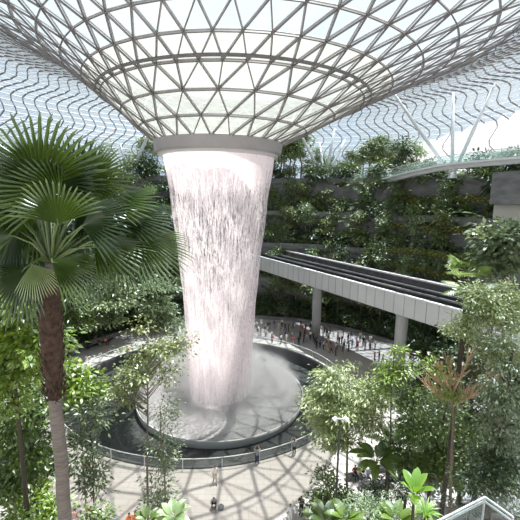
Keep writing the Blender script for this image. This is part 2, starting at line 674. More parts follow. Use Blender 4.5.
# ------------------------------------------------------------------ plaza, pool and falls
PX, PY, PA, PB = -6.6, 46.0, 17.6, 15.5      # pool rim
n = 128
V, F = [], []
for i, s in enumerate((1.0, 1.6, 6.0)):
    for k in range(n):
        a = 2 * PI * k / n
        V.append((PX + PA * s * math.cos(a), PY + PB * s * math.sin(a), 0))
for i in range(2):
    for k in range(n):
        k2 = (k + 1) % n
        F.append([i * n + k, (i + 1) * n + k, (i + 1) * n + k2, i * n + k2])
structure(link('floor', mesh_np('floor', V, F, M['floor'])))
pool = empty('pool', (PX, PY, -2.0), 'large dark oval reflecting pool sunk around the foot of the waterfall', 'pool')
V, F = lathe([(1.0, 2.14), (0.985, 2.14), (0.98, 1.9), (0.97, 0.0)], 0, 2 * PI, 128, 0, 0, PA, PB, True)
link('basin_wall', mesh_np('basin_wall', V, F, M['basin']), pool)
V, F = lathe([(1.0, 2.0), (1.0, 2.14)], 0, 2 * PI, 128, 0, 0, PA, PB, True)
link('kerb', mesh_np('kerb', V, F, M['dark_metal']), pool)
V, F = lathe([(0.001, 0.4), (0.5, 0.4), (0.98, 0.4)], 0, 2 * PI, 128, 0, 0, PA, PB, True)
link('water', mesh_np('water', V, F, M['moat']), pool)

rl = empty('railing', (PX, PY, 0), 'curved glass railing with a pale handrail following the pool edge', 'railing')
hr, gl, ps = MB(), MB(), []
n = 96
pts = [Vector((PA * 1.012 * math.cos(2 * PI * k / n), PB * 1.012 * math.sin(2 * PI * k / n), 0)) for k in range(n)]
hr.tube([p + Vector((0, 0, 1.15)) for p in pts + pts[:1]], 0.033, 6, False)
for k in range(n):
    a, b = pts[k], pts[(k + 1) % n]
    gl.face([a + Vector((0, 0, 0.15)), b + Vector((0, 0, 0.15)), b + Vector((0, 0, 1.1)), a + Vector((0, 0, 1.1))])
hr.build('handrail', M['white_steel'], rl)
gl.build('glass_panel', M['rail_glass'], rl)
pb = MB()
pb.box((-0.025, -0.025, 0), (0.025, 0.025, 1.13))
pmesh = pb.mesh('post', M['white_steel'])
for k in range(0, n, 3):
    link('post', pmesh, rl, pts[k])

# acrylic dish in the pool
DXc, DYc, DR = -4.8, 46.0, 10.6
dish = empty('water_dish', (DXc, DYc, -0.75), 'wide round grey dish catching the falling water inside the dark pool', 'dish')
V, F = lathe([(DR - 0.1, -0.85), (DR + .05, 0.08), (DR - 0.05, 0.1), (DR - 0.12, -0.02)], 0, 2 * PI, 128, 0, 0, closed=True)
link('dish_rim', mesh_np('dish_rim', V, F, M['dish_rim'], smooth=True), dish)
prof = [(0.01, -0.7), (1.5, -0.65), (4, -0.5), (7, -0.3), (9, -0.15), (DR - 0.2, -0.06)]
V, F = lathe(prof, 0, 2 * PI, 96, 0, 0, closed=True)
link('dish_water', mesh_np('dish_water', V, F, M['dish_water'], smooth=True), dish)

falls = empty('waterfall', (AX + 0.1, AY, 0), 'tall white column of water falling from the round roof opening', 'waterfall')
FP = [(6.45, 28.95), (6.32, 28.0), (6.12, 26.5), (5.85, 24.5), (5.5, 21.5), (5.1, 18), (4.75, 14.5), (4.45, 11), (4.2, 7), (4.05, 3.5), (3.95, 0.5), (3.9, -0.6)]


def smooth_prof(P, m):
    out = []
    zs = np.array([p[1] for p in P][::-1]); rs = np.array([p[0] for p in P][::-1])
    for z in np.linspace(P[0][1], P[-1][1], m):
        out.append((float(np.interp(z, zs, rs)), float(z)))
    return out


for nm, sc_, lo, hi in (('outer_curtain', 1.0, -0.3, 0.85), ('inner_curtain', 0.9, -0.25, 0.6)):
    V, F = lathe(smooth_prof([(r * sc_, z) for r, z in FP], 50), 0, 2 * PI, 128, 0, 0, closed=True)
    V = [(x * (1 + 0.008 * math.sin(7 * math.atan2(y, x) + z)), y * (1 + 0.008 * math.sin(7 * math.atan2(y, x) + z)), z) for x, y, z in V]
    link(nm, mesh_np(nm, V, F, falls_mat(nm, lo, hi, 28.0 if nm[0] == 'o' else 27, 3.2), smooth=True), falls)


def mist_mat(name):
    m, nt, out = new_mat(name)
    v = N(nt, 'VolumePrincipled')
    v.inputs['Color'].default_value = (0.98, 0.96, 0.97, 1)
    tc = N(nt, 'TexCoord')
    sep = N(nt, 'SeparateXYZ')
    nt.links.new(tc.outputs['Object'], sep.inputs[0])
    cmb = N(nt, 'CombineXYZ')
    nt.links.new(sep.outputs['X'], cmb.inputs['X'])
    nt.links.new(sep.outputs['Y'], cmb.inputs['Y'])
    ln = N(nt, 'VectorMath', operation='LENGTH')
    nt.links.new(cmb.outputs[0], ln.inputs[0])
    dv = N(nt, 'Math', operation='DIVIDE')
    dv.inputs[1].default_value = 12.0
    nt.links.new(ln.outputs['Value'], dv.inputs[0])

    def g(v): return (v, v, v)
    # low ring of spray thrown outward
    r1 = ramp(nt, [(0.0, g(0.3)), (0.35, g(0.1)), (0.6, g(0.25)), (0.76, g(1.0)), (0.86, g(0.0))])
    nt.links.new(dv.outputs[0], r1.inputs[0])
    z1 = N(nt, 'MapRange'); z1.inputs['From Min'].default_value = 1.9; z1.inputs['From Max'].default_value = 0.2
    nt.links.new(sep.outputs['Z'], z1.inputs['Value'])
    a = N(nt, 'Math', operation='MULTIPLY')
    nt.links.new(r1.outputs[0], a.inputs[0]); nt.links.new(z1.outputs[0], a.inputs[1])
    a2 = N(nt, 'Math', operation='MULTIPLY'); a2.inputs[1].default_value = 2.4
    backlit_gain = N(nt, 'MapRange'); backlit_gain.inputs['From Min'].default_value = -4; backlit_gain.inputs['From Max'].default_value = 5; backlit_gain.inputs['To Min'].default_value = 0.12
    nt.links.new(sep.outputs['Y'], backlit_gain.inputs['Value'])      # spray made denser on the far side, imitating its backlit brightness
    aw = N(nt, 'Math', operation='MULTIPLY')
    nt.links.new(a.outputs[0], aw.inputs[0]); nt.links.new(backlit_gain.outputs[0], aw.inputs[1])
    nt.links.new(aw.outputs[0], a2.inputs[0])
    # drifting haze round the falling column
    r2 = ramp(nt, [(0.0, g(1.0)), (0.34, g(0.9)), (0.46, g(0.1)), (0.9, g(0.0))])
    nt.links.new(dv.outputs[0], r2.inputs[0])
    z2 = N(nt, 'MapRange'); z2.inputs['From Min'].default_value = 9.0; z2.inputs['From Max'].default_value = 0.5
    nt.links.new(sep.outputs['Z'], z2.inputs['Value'])
    b = N(nt, 'Math', operation='MULTIPLY')
    nt.links.new(r2.outputs[0], b.inputs[0]); nt.links.new(z2.outputs[0], b.inputs[1])
    b2 = N(nt, 'Math', operation='MULTIPLY'); b2.inputs[1].default_value = 0.42
    nt.links.new(b.outputs[0], b2.inputs[0])
    sm = N(nt, 'Math', operation='ADD')
    nt.links.new(a2.outputs[0], sm.inputs[0]); nt.links.new(b2.outputs[0], sm.inputs[1])
    nz = N(nt, 'TexNoise'); nz.inputs['Scale'].default_value = 0.45
    nt.links.new(tc.outputs['Object'], nz.inputs['Vector'])
    nm = N(nt, 'MapRange'); nm.inputs['From Min'].default_value = 0.3; nm.inputs['From Max'].default_value = 0.6
    nt.links.new(nz.outputs['Fac'], nm.inputs['Value'])
    fm = N(nt, 'Math', operation='MULTIPLY')
    nt.links.new(sm.outputs[0], fm.inputs[0]); nt.links.new(nm.outputs[0], fm.inputs[1])
    nt.links.new(fm.outputs[0], v.inputs['Density'])
    nt.links.new(v.outputs[0], out.inputs['Volume'])
    return m


V, F = lathe([(0.001, 12), (5, 11.8), (8, 8), (10.2, 4), (10.4, -0.6), (0.001, -0.6)], 0, 2 * PI, 48, 0, 0, closed=True)
F = [f[::-1] for f in F]
mist = link('spray', mesh_np('spray', V, F, mist_mat('spray')), None, (AX + 0.2, AY, 0.0))
tag(mist, 'white spray hanging over the dish round the foot of the waterfall', 'spray', kind='stuff')

# ------------------------------------------------------------------ terraced valley
TX, TY = -2.0, 44.0
A0, A1 = math.radians(-25), math.radians(205)


def terr(r, th, z):
    return Vector((TX + r * math.cos(th), TY + r * math.sin(th), z))


V, F = lathe([(30.1, 0.55), (31.4, 1.3), (33, 3.2)], A0, A1, 90, TX, TY)
structure(link('planted_bank', mesh_np('planted_bank', V, F, M['soil'])))
V, F = lathe([(29.6, 0), (29.6, 0.6), (30.1, 0.6), (30.1, 0.4)], A0, A1, 120, TX, TY)
structure(link('kerb', mesh_np('kerb', V, F, M['concrete'])))
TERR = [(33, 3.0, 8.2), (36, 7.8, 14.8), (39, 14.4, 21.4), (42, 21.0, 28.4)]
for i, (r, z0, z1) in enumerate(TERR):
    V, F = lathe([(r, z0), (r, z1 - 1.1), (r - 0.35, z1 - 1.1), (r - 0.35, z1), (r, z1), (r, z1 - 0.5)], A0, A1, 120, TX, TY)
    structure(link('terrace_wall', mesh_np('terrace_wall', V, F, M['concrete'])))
    ro = TERR[i + 1][0] if i < 3 else 58
    V, F = lathe([(r, z1 - 0.4), (ro, z1 - 0.4)], A0, A1, 90, TX, TY)
    structure(link('terrace_bed', mesh_np('terrace_bed', V, F, M['soil'] if i < 3 else M['concrete_light'])))

# concrete balcony block on the right of the terraces
def arc_block(name, r0, r1, z0, z1, a0, a1, m):
    V, F = lathe([(r0, z0), (r1, z0), (r1, z1), (r0, z1), (r0, z0)], a0, a1, 24, TX, TY)
    e = 25
    for q in (0, 24):
        F.append([q, e + q, 2 * e + q, 3 * e + q])
    return structure(link(name, mesh_np(name, V, F, m)))


ba0, ba1 = math.radians(-10), math.radians(20)
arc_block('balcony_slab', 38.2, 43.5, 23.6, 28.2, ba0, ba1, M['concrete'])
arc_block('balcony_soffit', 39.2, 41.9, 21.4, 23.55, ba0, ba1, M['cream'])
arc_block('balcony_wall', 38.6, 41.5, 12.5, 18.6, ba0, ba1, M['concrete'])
sg = empty('display_sign', terr(38.95, math.radians(16), 19.6), 'dark digital sign with pale lettering hung under the concrete balcony', 'sign', rz=math.radians(16) - PI / 2)
q = MB(); q.box((-2.2, -0.1, 0), (2.2, 0.1, 1.5)); q.build('sign_box', M['dark_metal'], sg)
q = MB()
for i in range(9):
    q.box((-1.0 + i * 0.22, -0.125, 0.85), (-0.87 + i * 0.22, -0.1, 1.15))
q.build('lettering', M['cloth_pink'], sg)

# ------------------------------------------------------------------ elevated train track
BA = Vector((0, 75.0, 0)); BD = Vector((22.0, -36.5, 0))
BDn = BD.normalized(); BNn = Vector((BDn.y, -BDn.x, 0))   # towards the camera side?
if BNn.y > 0: BNn = -BNn


def bp(t, off, z):
    return BA + BD * t - BNn * off + Vector((0, 0, z))


ZT = 12.35
brg = empty('train_bridge', bp(0.4, 3, 0), 'elevated train track bridge with pale panelled side crossing behind the waterfall', 'bridge')
brg_inv = brg.location.copy()
T0, T1 = -0.28, 1.42


def L_(p): return p - brg_inv


def prism(mb, off_z, t0=T0, t1=T1):
    "extrude a cross-section [(off, z)...] along the bridge"
    b = len(mb.V)
    k = len(off_z)
    for t in (t0, t1):
        for o_, z_ in off_z:
            mb.V.append(tuple(L_(bp(t, o_, z_))))
    for i in range(k):
        j = (i + 1) % k
        mb.F.append([b + i, b + j, b + k + j, b + k + i]); mb.I.append(mb.mi)
    mb.F.append([b + i for i in range(k)]); mb.I.append(mb.mi)
    mb.F.append([b + k + i for i in range(k)][::-1]); mb.I.append(mb.mi)


q = MB(); prism(q, [(0, ZT - 2.55), (0.12, ZT - 2.6), (0.25, ZT), (0, ZT)])
q.build('side_panel', M['fascia'], brg)
t = T0
while t < T1:
    t += 1.55 / BD.length
    q = MB(); q.bar(L_(bp(t, -0.012, ZT - 2.5)), L_(bp(t, -0.012, ZT - 0.05)), 0.035, 0.03, BNn)
    q.build('panel_joint', M['joint'], brg)
q = MB(); prism(q, [(-0.1, ZT), (0.35, ZT), (0.35, ZT + 0.16), (-0.1, ZT + 0.16)])
q.build('edge_coping', M['white_steel'], brg)
q = MB(); prism(q, [(0.2, ZT - 0.5), (6.8, ZT - 0.5), (6.6, ZT - 1.9), (5.2, ZT - 2.6), (0.3, ZT - 2.6)])
q.build('girder', M['concrete_light'], brg)
q = MB(); prism(q, [(0.2, ZT - 0.5), (6.8, ZT - 0.5), (6.8, ZT - 0.3), (0.2, ZT - 0.3)])
q.build('deck', M['deck'], brg)
q = MB(); prism(q, [(6.4, ZT - 0.4), (6.8, ZT - 0.4), (6.8, ZT + 0.75), (6.4, ZT + 0.75)])
q.build('far_parapet', M['deck'], brg)
q = MB(); prism(q, [(6.3, ZT + 0.75), (6.95, ZT + 0.75), (6.95, ZT + 0.95), (6.3, ZT + 0.95)])
q.build('parapet_cap', M['pinkish'], brg)
for o_ in (1.8, 2.6, 4.2, 5.0):
    q = MB(); prism(q, [(o_, ZT - 0.3), (o_ + 0.2, ZT - 0.3), (o_ + 0.2, ZT + 0.15), (o_, ZT + 0.15)])
    q.build('rail', M['rail'] if o_ in (2.6, 5.0) else M['dark_metal'], brg)
lm = MB(); lm.box((-0.35, -0.08, 0), (0.35, 0.08, 0.2)); lmm = lm.mesh('trackside_box', M['white_steel'])
for i in range(16):
    o = link('trackside_box', lmm, brg, L_(bp(-0.1 + i * 0.095, 3.5, ZT - 0.28)))
    o.rotation_euler.z = math.atan2(BDn.y, BDn.x)
for t, off in ((0.35, 2.6), (0.768, 2.2)):
    q = MB()
    b = L_(bp(t, off, 0))
    q.tube([b, b + Vector((0, 0, ZT - 3.4)), b + Vector((0, 0, ZT - 2.55))], [0.78, 0.78, 1.1], 24)
    q.build('pillar', M['concrete_light'], brg, smooth=True)

# ------------------------------------------------------------------ upper curved walkway
def spline(P, m):
    P = [Vector(p) for p in P]
    out = []
    for i in range(len(P) - 1):
        p0, p1, p2, p3 = P[max(0, i - 1)], P[i], P[i + 1], P[min(len(P) - 1, i + 2)]
        for k in range(m):
            t = k / m
            out.append(0.5 * ((2 * p1) + (p2 - p0) * t + (2 * p0 - 5 * p1 + 4 * p2 - p3) * t * t + (-p0 + 3 * p1 - 3 * p2 + p3) * t ** 3))
    out.append(P[-1])
    return out


def gnd0(px, Y, z):
    p = at(px, 400, Y)
    return Vector((p.x, p.y, z))


wk_pts = [gnd0(340, 92, 28.0), gnd0(356, 86, 28.1), at(386, 179.5, 77), at(415, 172, 69), at(445, 166, 64), at(480, 162, 59), at(525, 158, 54), at(570, 154, 50)]
wk = empty('curved_walkway', wk_pts[3], 'slender pale curved walkway with glass balustrade sweeping over the planted terraces', 'walkway')
W = [p - wk_pts[3] for p in spline(wk_pts, 8)]


def ribbon(mb, P, off0, off1, z0, z1):
    ring = []
    for i, p in enumerate(P):
        d = (P[min(i + 1, len(P) - 1)] - P[max(0, i - 1)]); d.z = 0; d.normalize()
        s = Vector((d.y, -d.x, 0))
        ring.append([p + s * off0 + Vector((0, 0, z0)), p + s * off1 + Vector((0, 0, z0)), p + s * off1 + Vector((0, 0, z1)), p + s * off0 + Vector((0, 0, z1))])
    b = len(mb.V)
    for r in ring: mb.V += [tuple(v) for v in r]
    for i in range(len(P) - 1):
        for k in range(4):
            k2 = (k + 1) % 4
            mb.F.append([b + i * 4 + k, b + i * 4 + k2, b + (i + 1) * 4 + k2, b + (i + 1) * 4 + k]); mb.I.append(mb.mi)


q = MB(); ribbon(q, W, -1.3, 1.3, -0.15, 0.15); q.build('deck', M['white_steel'], wk)
q = MB(); ribbon(q, W, -0.5, 0.5, -0.7, -0.15); q.build('beam', M['white_steel'], wk)
for s in (-1.3, 1.3):
    q = MB(); ribbon(q, W, s - 0.01, s + 0.01, 0.15, 1.35); q.build('glass_balustrade', M['rail_glass'], wk)
    q = MB(); ribbon(q, W, s - 0.04, s + 0.04, 1.35, 1.42); q.build('handrail', M['white_steel'], wk)

# ------------------------------------------------------------------ roof columns
def roof_z(x, y):
    r = math.hypot(x, y - AY)
    return CAM_Z + float(np.interp(r, RR, ZZ)) - 0.1


def roof_column(base, tops, label, rad=0.32):
    e = empty('roof_column', base, label, 'column', 'branching columns under the glass roof')
    for (px, py, Y) in tops:
        t = at(px, py, Y)
        d = t - base
        for _ in range(30):       # run up to the shell
            p = base + d
            if p.z < roof_z(p.x, p.y): d = d * 1.02
            else: d = d * 0.98
        q = MB(); q.tube([Vector((0, 0, 0)), d * 0.5, d], [rad * 0.8, rad, rad * 0.6], 10)
        q.build('strut', M['white_steel'], e, smooth=True)
    q = MB(); q.tube([Vector((0, 0, -0.3)), Vector((0, 0, 0.5))], [0.8, 0.5], 12); q.build('base', M['white_steel'], e)
    return e


def base_at(px, Y):
    p = at(px, 200, Y); p.z = 28.05
    return p


roof_column(base_at(324, 88), [(303, 139, 84), (335, 128, 88), (347, 136, 90), (318, 132, 93)], 'branching white column left of the other on the planted upper level')
roof_column(base_at(450, 66), [(411, 118, 66), (453, 110, 68), (480, 116, 64)], 'three-armed pale column standing behind the curved walkway')
roof_column(base_at(130, 86), [(113, 118, 84), (146, 140, 84)], 'pale forked column behind the fan palm leaves')

# ------------------------------------------------------------------ plants
def norm(a):
    return a / np.maximum(np.linalg.norm(a, axis=1, keepdims=True), 1e-6)


def leaf_arrays(P, D, Nn, Ls, Ws, fold=0.12):
    D = norm(D)
    S = norm(np.cross(D, Nn))
    U = np.cross(S, D)
    Ls = Ls[:, None]; Ws = Ws[:, None]
    a = P
    b = P + D * Ls * 0.45 + S * Ws * 0.5 + U * Ws * fold
    c = P + D * Ls - U * Ls * 0.08
    d = P + D * Ls * 0.45 - S * Ws * 0.5 + U * Ws * fold
    V = np.stack([a, b, c, d], 1).reshape(-1, 3)
    n = len(P)
    i = np.arange(n)[:, None] * 4
    F = np.concatenate([i + np.array([[0, 1, 2]]), i + np.array([[0, 2, 3]])], 0)
    return V, F


def clusters(ells, m, shell=0.55):
    "cluster centres spread through ellipsoids (cx,cy,cz,rx,ry,rz)"
    vol = np.array([e[3] * e[4] * e[5] for e in ells]) ** 0.75
    pick = RNG.choice(len(ells), m, p=vol / vol.sum())
    E = np.array(ells)[pick]
    d = norm(RNG.normal(size=(m, 3)))
    r = (shell + (1 - shell) * RNG.random((m, 1)))
    return E[:, :3] + d * E[:, 3:] * r, d


def foliage(name, ells, n, leaf, mat, m=None, cr=0.5, flat=0.5, aspect=0.42, droop=0.25, shell=0.5, parent=None, extra=None):
    m = m or max(6, n // 40)
    C, Od = clusters(ells, m, shell)
    idx = RNG.integers(0, m, n)
    off = RNG.normal(size=(n, 3)) * cr * np.array([1, 1, flat])
    P = C[idx] + off
    D = norm(off + RNG.normal(size=(n, 3)) * cr * 0.5 + Od[idx] * cr * 0.6)
    D[:, 2] -= droop
    Nn = norm(RNG.normal(size=(n, 3)) * 0.45 + np.array([0, 0, 1.0]))
    Ls = leaf * RNG.uniform(0.65, 1.25, n)
    V, F = leaf_arrays(P, D, Nn, Ls, Ls * aspect)
    me = mesh_np(name, V, F, mat)
    return link(name, me, parent), C


def wob(p0, p1, k, amp):
    p0, p1 = Vector(p0), Vector(p1)
    out = []
    for i in range(k + 1):
        t = i / k
        p = p0.lerp(p1, t)
        if 0 < i < k:
            p += Vector((random.uniform(-1, 1), random.uniform(-1, 1), 0)) * amp
        out.append(p)
    return out


def tree(name, label, cat, base, ells, n, leaf, mat, bark, tr=0.12, top=None, cr=0.5, flat=0.5, m=None, branches=14, group=None, aspect=0.42, droop=0.25, shell=0.5, stems=None, lean=0.1):
    "ells in world coordinates relative to base"
    e = empty(name, base, label, cat, group)
    fo, C = foliage('foliage', ells, n, leaf, mat, m, cr, flat, aspect, droop, shell, e)
    zt = top if top is not None else max(el[2] for el in ells)
    cx = sum(el[0] for el in ells) / len(ells); cy = sum(el[1] for el in ells) / len(ells)
    q = MB()
    k = 6
    axis = [Vector((cx * (i / k) ** 1.5, cy * (i / k) ** 1.5, zt * i / k)) + (Vector((random.uniform(-1, 1), random.uniform(-1, 1), 0)) * lean if 0 < i < k else Vector()) for i in range(k + 1)]
    axis[0].z = -0.15
    q.tube(axis, [tr * (1 - 0.75 * i / k) for i in range(k + 1)], 8)
    zmin = min(el[2] - el[5] for el in ells)
    for c in C[RNG.choice(len(C), min(branches, len(C)), replace=False)]:
        c = Vector(c)
        z = min(max(zmin * 0.8 + 0.1 * zt, c.z - (c.xy.length) * 0.7), zt * 0.98)
        t = max(0, min(0.999, z / zt)) * k
        i = int(t)
        s = axis[i].lerp(axis[i + 1], t - i)
        mid = s.lerp(c, 0.5) + Vector((0, 0, 0.1 * (c - s).length))
        q.tube([s, mid, c], [tr * 0.35, tr * 0.2, tr * 0.08], 5, False)
    q.build('trunk', bark, e, smooth=True)
    return e


def blades(P, D, Ls, Ws, segs=4, droop=0.9, fold=0.0):
    "arching strap leaves; P,D lists of vectors"
    V, F = [], []
    for p, d, l, w in zip(P, D, Ls, Ws):
        p, d = Vector(p), Vector(d).normalized()
        b = len(V)
        q = p.copy()
        s = d.cross(Vector((0, 0, 1)))
        if s.length < 1e-3: s = Vector((1, 0, 0))
        s.normalize()
        for i in range(segs + 1):
            t = i / segs
            wid = w * (0.35 + 1.5 * t) if t < 0.4 else w * max(0.02, 1 - ((t - 0.4) / 0.6) ** 1.8)
            if w / l > 0.22:      # paddle leaf on a stalk
                wid = w * (0.06 if t < 0.2 else max(0.03, math.sin(PI * min(1, (t - 0.12) / 0.88)) ** 0.6))
            up = s.cross(d)
            V.append(tuple(q - s * wid * 0.5 + up * wid * 0.15)); V.append(tuple(q)); V.append(tuple(q + s * wid * 0.5 + up * wid * 0.15))
            if i < segs:
                q = q + d * (l / segs)
                d = (d + Vector((0, 0, -droop / segs))).normalized()
        for i in range(segs):
            a = b + i * 3
            F += [[a, a + 1, a + 4, a + 3], [a + 1, a + 2, a + 5, a + 4]]
    return V, F


def rosette_mesh(name, n, length, width, mat, up=0.8, droop=1.1, segs=4):
    P, D, Ls, Ws = [], [], [], []
    for i in range(n):
        a = i * 2.399 + random.uniform(-0.2, 0.2)
        u = up * (0.3 + 1.4 * (1 - i / n))
        P.append((0.05 * math.cos(a), 0.05 * math.sin(a), 0)); D.append((math.cos(a), math.sin(a), u))
        k = random.uniform(0.75, 1.1)
        Ls.append(length * k); Ws.append(width * k)
    V, F = blades(P, D, Ls, Ws, segs, droop)
    return mesh_np(name, V, F, mat)


def pinnate_mesh(name, n, length, mat, leaflets=22, up=0.9, droop=1.4, lw=0.07, ll=0.5):
    "feather palm crown"
    V, F = [], []
    for i in range(n):
        a = i * 2.399
        d = Vector((math.cos(a), math.sin(a), up * (0.1 + 1.5 * (1 - i / n)))).normalized()
        q = Vector((0, 0, 0)); 
        for k in range(leaflets):
            t = k / leaflets
            q = q + d * (length / leaflets)
            d = (d + Vector((0, 0, -droop / leaflets))).normalized()
            s = d.cross(Vector((0, 0, 1))).normalized()
            if t < 0.15: continue
            L_f = ll * length * math.sin(PI * min(1, 0.15 + t * 0.85)) * 0.8
            for sg in (-1, 1):
                dd = (s * sg + d * 0.7 + Vector((0, 0, -0.35))).normalized()
                b = len(V)
                V += [tuple(q), tuple(q + dd * L_f * 0.4 + d * lw * length * 0.4), tuple(q + dd * L_f), tuple(q + dd * L_f * 0.4 - d * lw * length * 0.4)]
                F.append([b, b + 1, b + 2, b + 3])
    return mesh_np(name, V, F, mat)


def fan_mesh(name, d, nrm, R, mat, nseg=44, spread=2.5, droop=0.12, jitter=0.07):
    "fan palm blade in local space, hub at origin"
    d = Vector(d).normalized(); nrm = Vector(nrm)
    nrm = (nrm - d * nrm.dot(d)).normalized()
    s = d.cross(nrm)
    V, F = [(0, 0, 0)], []
    da = 2 * spread / nseg
    for i in range(nseg):
        a = -spread + da * (i + 0.5)
        Rl = R * (0.72 + 0.28 * math.cos(a * 0.55)) * random.uniform(1 - 1.6 * jitter, 1 + jitter)
        rj = R * random.uniform(0.40, 0.50) * (0.75 + 0.25 * math.cos(a * 0.6))

        def P(r, ang, off):
            v = d * math.cos(ang) * r + s * math.sin(ang) * r + nrm * (off - 0.10 * r * abs(math.sin(ang)) ) 
            v.z -= droop * (r / R) ** 2.5 * R
            return tuple(v)
        b = len(V)
        wa = da * 0.5
        V.append(P(rj, a - wa, -0.02 * R)); V.append(P(rj, a, 0.03 * R)); V.append(P(rj, a + wa, -0.02 * R))
        V.append(P(Rl * 0.86, a - wa * 0.36, -0.005)); V.append(P(Rl * 0.86, a + wa * 0.36, -0.005))
        V.append(P(Rl, a + random.uniform(-0.02, 0.02), 0))
        F += [[0, b, b + 1], [0, b + 1, b + 2], [b, b + 3, b + 1], [b + 1, b + 3, b + 4], [b + 1, b + 4, b + 2], [b + 3, b + 5, b + 4]]
    return mesh_np(name, V, F, mat)


L['palegrey'] = leafmat('leaf_pale_grey', (0.20, 0.27, 0.12), (0.42, 0.50, 0.28))
L['yellowish'] = leafmat('leaf_yellowish', (0.24, 0.31, 0.11), (0.46, 0.52, 0.26))
# --- the near fan palm
def near_palm():
    c = at(51, 262, 8.0)
    base = Vector((at(66, 530, 8.0).x, 8.0, 10.0))
    e = empty('fan_palm', base, 'tall fan palm with fibrous brown trunk and huge pleated leaves in the left foreground', 'palm tree')
    ctr = [base + Vector((0.03, 0, -0.1)), at(65, 520, 8.0), at(62, 470, 8.0), at(57, 420, 8.0), at(54, 385, 8.0), at(51, 330, 8.0), at(50, 290, 8.0), c]
    q = MB()
    P = spline([p - base for p in ctr], 6)
    q.tube(P, [0.155 - 0.035 * i / len(P) for i in range(len(P))], 16)
    q.build('trunk', M['palm_trunk'], e, smooth=True)
    q = MB()
    Q = spline([at(55, 398, 8.0) - base, at(54, 380, 8.0) - base, at(51, 330, 8.0) - base, at(49, 290, 8.0) - base, at(50, 270, 8.0) - base], 14)
    q.tube(Q, [0.15 + 0.085 * min(1, max(0, i - 8) / 16) - (0.13 * max(0, i / len(Q) - 0.78) / 0.22) + random.uniform(-0.012, 0.012) for i in range(len(Q))], 18)
    for i in range(230):          # old leaf bases and hair
        t = random.randrange(2, len(Q) - 3)
        a = random.uniform(0, 2 * PI)
        p = Q[t] + Vector((math.cos(a), math.sin(a), 0)) * 0.2
        d = Vector((math.cos(a) * 0.35, math.sin(a) * 0.35, random.choice((1, 1, 1, -0.6))))
        s = Vector((-math.sin(a), math.cos(a), 0)) * random.uniform(-0.12, 0.12)
        q.tube([p, p + d * 0.11 + s * 0.4, p + d * 0.2 + s], [0.022, 0.014, 0.004], 4)
    q.build('fibre_sheath', M['palm_fibre'], e)
    # hub pixel, depth, tip pixel, radius, normal, material, spread
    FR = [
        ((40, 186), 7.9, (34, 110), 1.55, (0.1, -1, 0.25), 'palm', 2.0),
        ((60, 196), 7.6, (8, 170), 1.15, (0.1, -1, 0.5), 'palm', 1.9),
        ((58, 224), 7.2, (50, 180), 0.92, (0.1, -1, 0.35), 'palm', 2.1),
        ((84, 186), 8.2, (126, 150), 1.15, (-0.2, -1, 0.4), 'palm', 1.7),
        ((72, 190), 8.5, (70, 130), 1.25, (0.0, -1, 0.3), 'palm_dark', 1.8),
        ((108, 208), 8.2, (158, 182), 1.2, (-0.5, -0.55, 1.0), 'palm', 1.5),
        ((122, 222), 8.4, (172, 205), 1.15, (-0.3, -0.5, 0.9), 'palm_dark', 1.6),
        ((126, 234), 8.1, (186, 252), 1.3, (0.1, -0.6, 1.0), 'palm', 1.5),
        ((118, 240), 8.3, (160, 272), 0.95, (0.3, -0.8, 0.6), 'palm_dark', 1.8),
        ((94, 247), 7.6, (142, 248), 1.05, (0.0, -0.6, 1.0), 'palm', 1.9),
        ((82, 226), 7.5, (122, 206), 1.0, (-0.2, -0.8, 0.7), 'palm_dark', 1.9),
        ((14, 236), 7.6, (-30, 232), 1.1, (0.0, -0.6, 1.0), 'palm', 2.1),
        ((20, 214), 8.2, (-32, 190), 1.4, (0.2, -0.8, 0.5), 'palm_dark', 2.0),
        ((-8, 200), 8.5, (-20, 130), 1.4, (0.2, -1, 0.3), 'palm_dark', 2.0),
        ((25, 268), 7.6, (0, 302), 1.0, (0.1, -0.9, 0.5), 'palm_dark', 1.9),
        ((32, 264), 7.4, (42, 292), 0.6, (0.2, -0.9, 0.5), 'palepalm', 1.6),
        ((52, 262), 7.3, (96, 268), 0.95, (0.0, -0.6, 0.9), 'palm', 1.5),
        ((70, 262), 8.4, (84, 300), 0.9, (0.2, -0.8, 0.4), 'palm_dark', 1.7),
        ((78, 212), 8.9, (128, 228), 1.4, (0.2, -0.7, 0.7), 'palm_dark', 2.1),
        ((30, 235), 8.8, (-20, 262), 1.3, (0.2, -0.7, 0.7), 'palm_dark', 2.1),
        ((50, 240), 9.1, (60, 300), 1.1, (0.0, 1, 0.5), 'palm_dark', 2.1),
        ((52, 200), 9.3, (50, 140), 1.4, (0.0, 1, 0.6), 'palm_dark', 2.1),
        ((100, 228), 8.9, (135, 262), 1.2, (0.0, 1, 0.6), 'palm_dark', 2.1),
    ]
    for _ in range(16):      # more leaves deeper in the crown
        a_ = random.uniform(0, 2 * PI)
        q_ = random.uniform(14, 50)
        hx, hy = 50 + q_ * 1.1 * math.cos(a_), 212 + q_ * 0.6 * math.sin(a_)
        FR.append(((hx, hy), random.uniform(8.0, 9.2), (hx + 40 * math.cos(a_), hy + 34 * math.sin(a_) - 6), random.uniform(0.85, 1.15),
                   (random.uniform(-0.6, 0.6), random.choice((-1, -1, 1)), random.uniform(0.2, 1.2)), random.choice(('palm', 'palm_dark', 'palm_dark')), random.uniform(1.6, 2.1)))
    L['palepalm'] = leafmat('leaf_palm_pale', (0.25, 0.34, 0.14), (0.38, 0.46, 0.22))
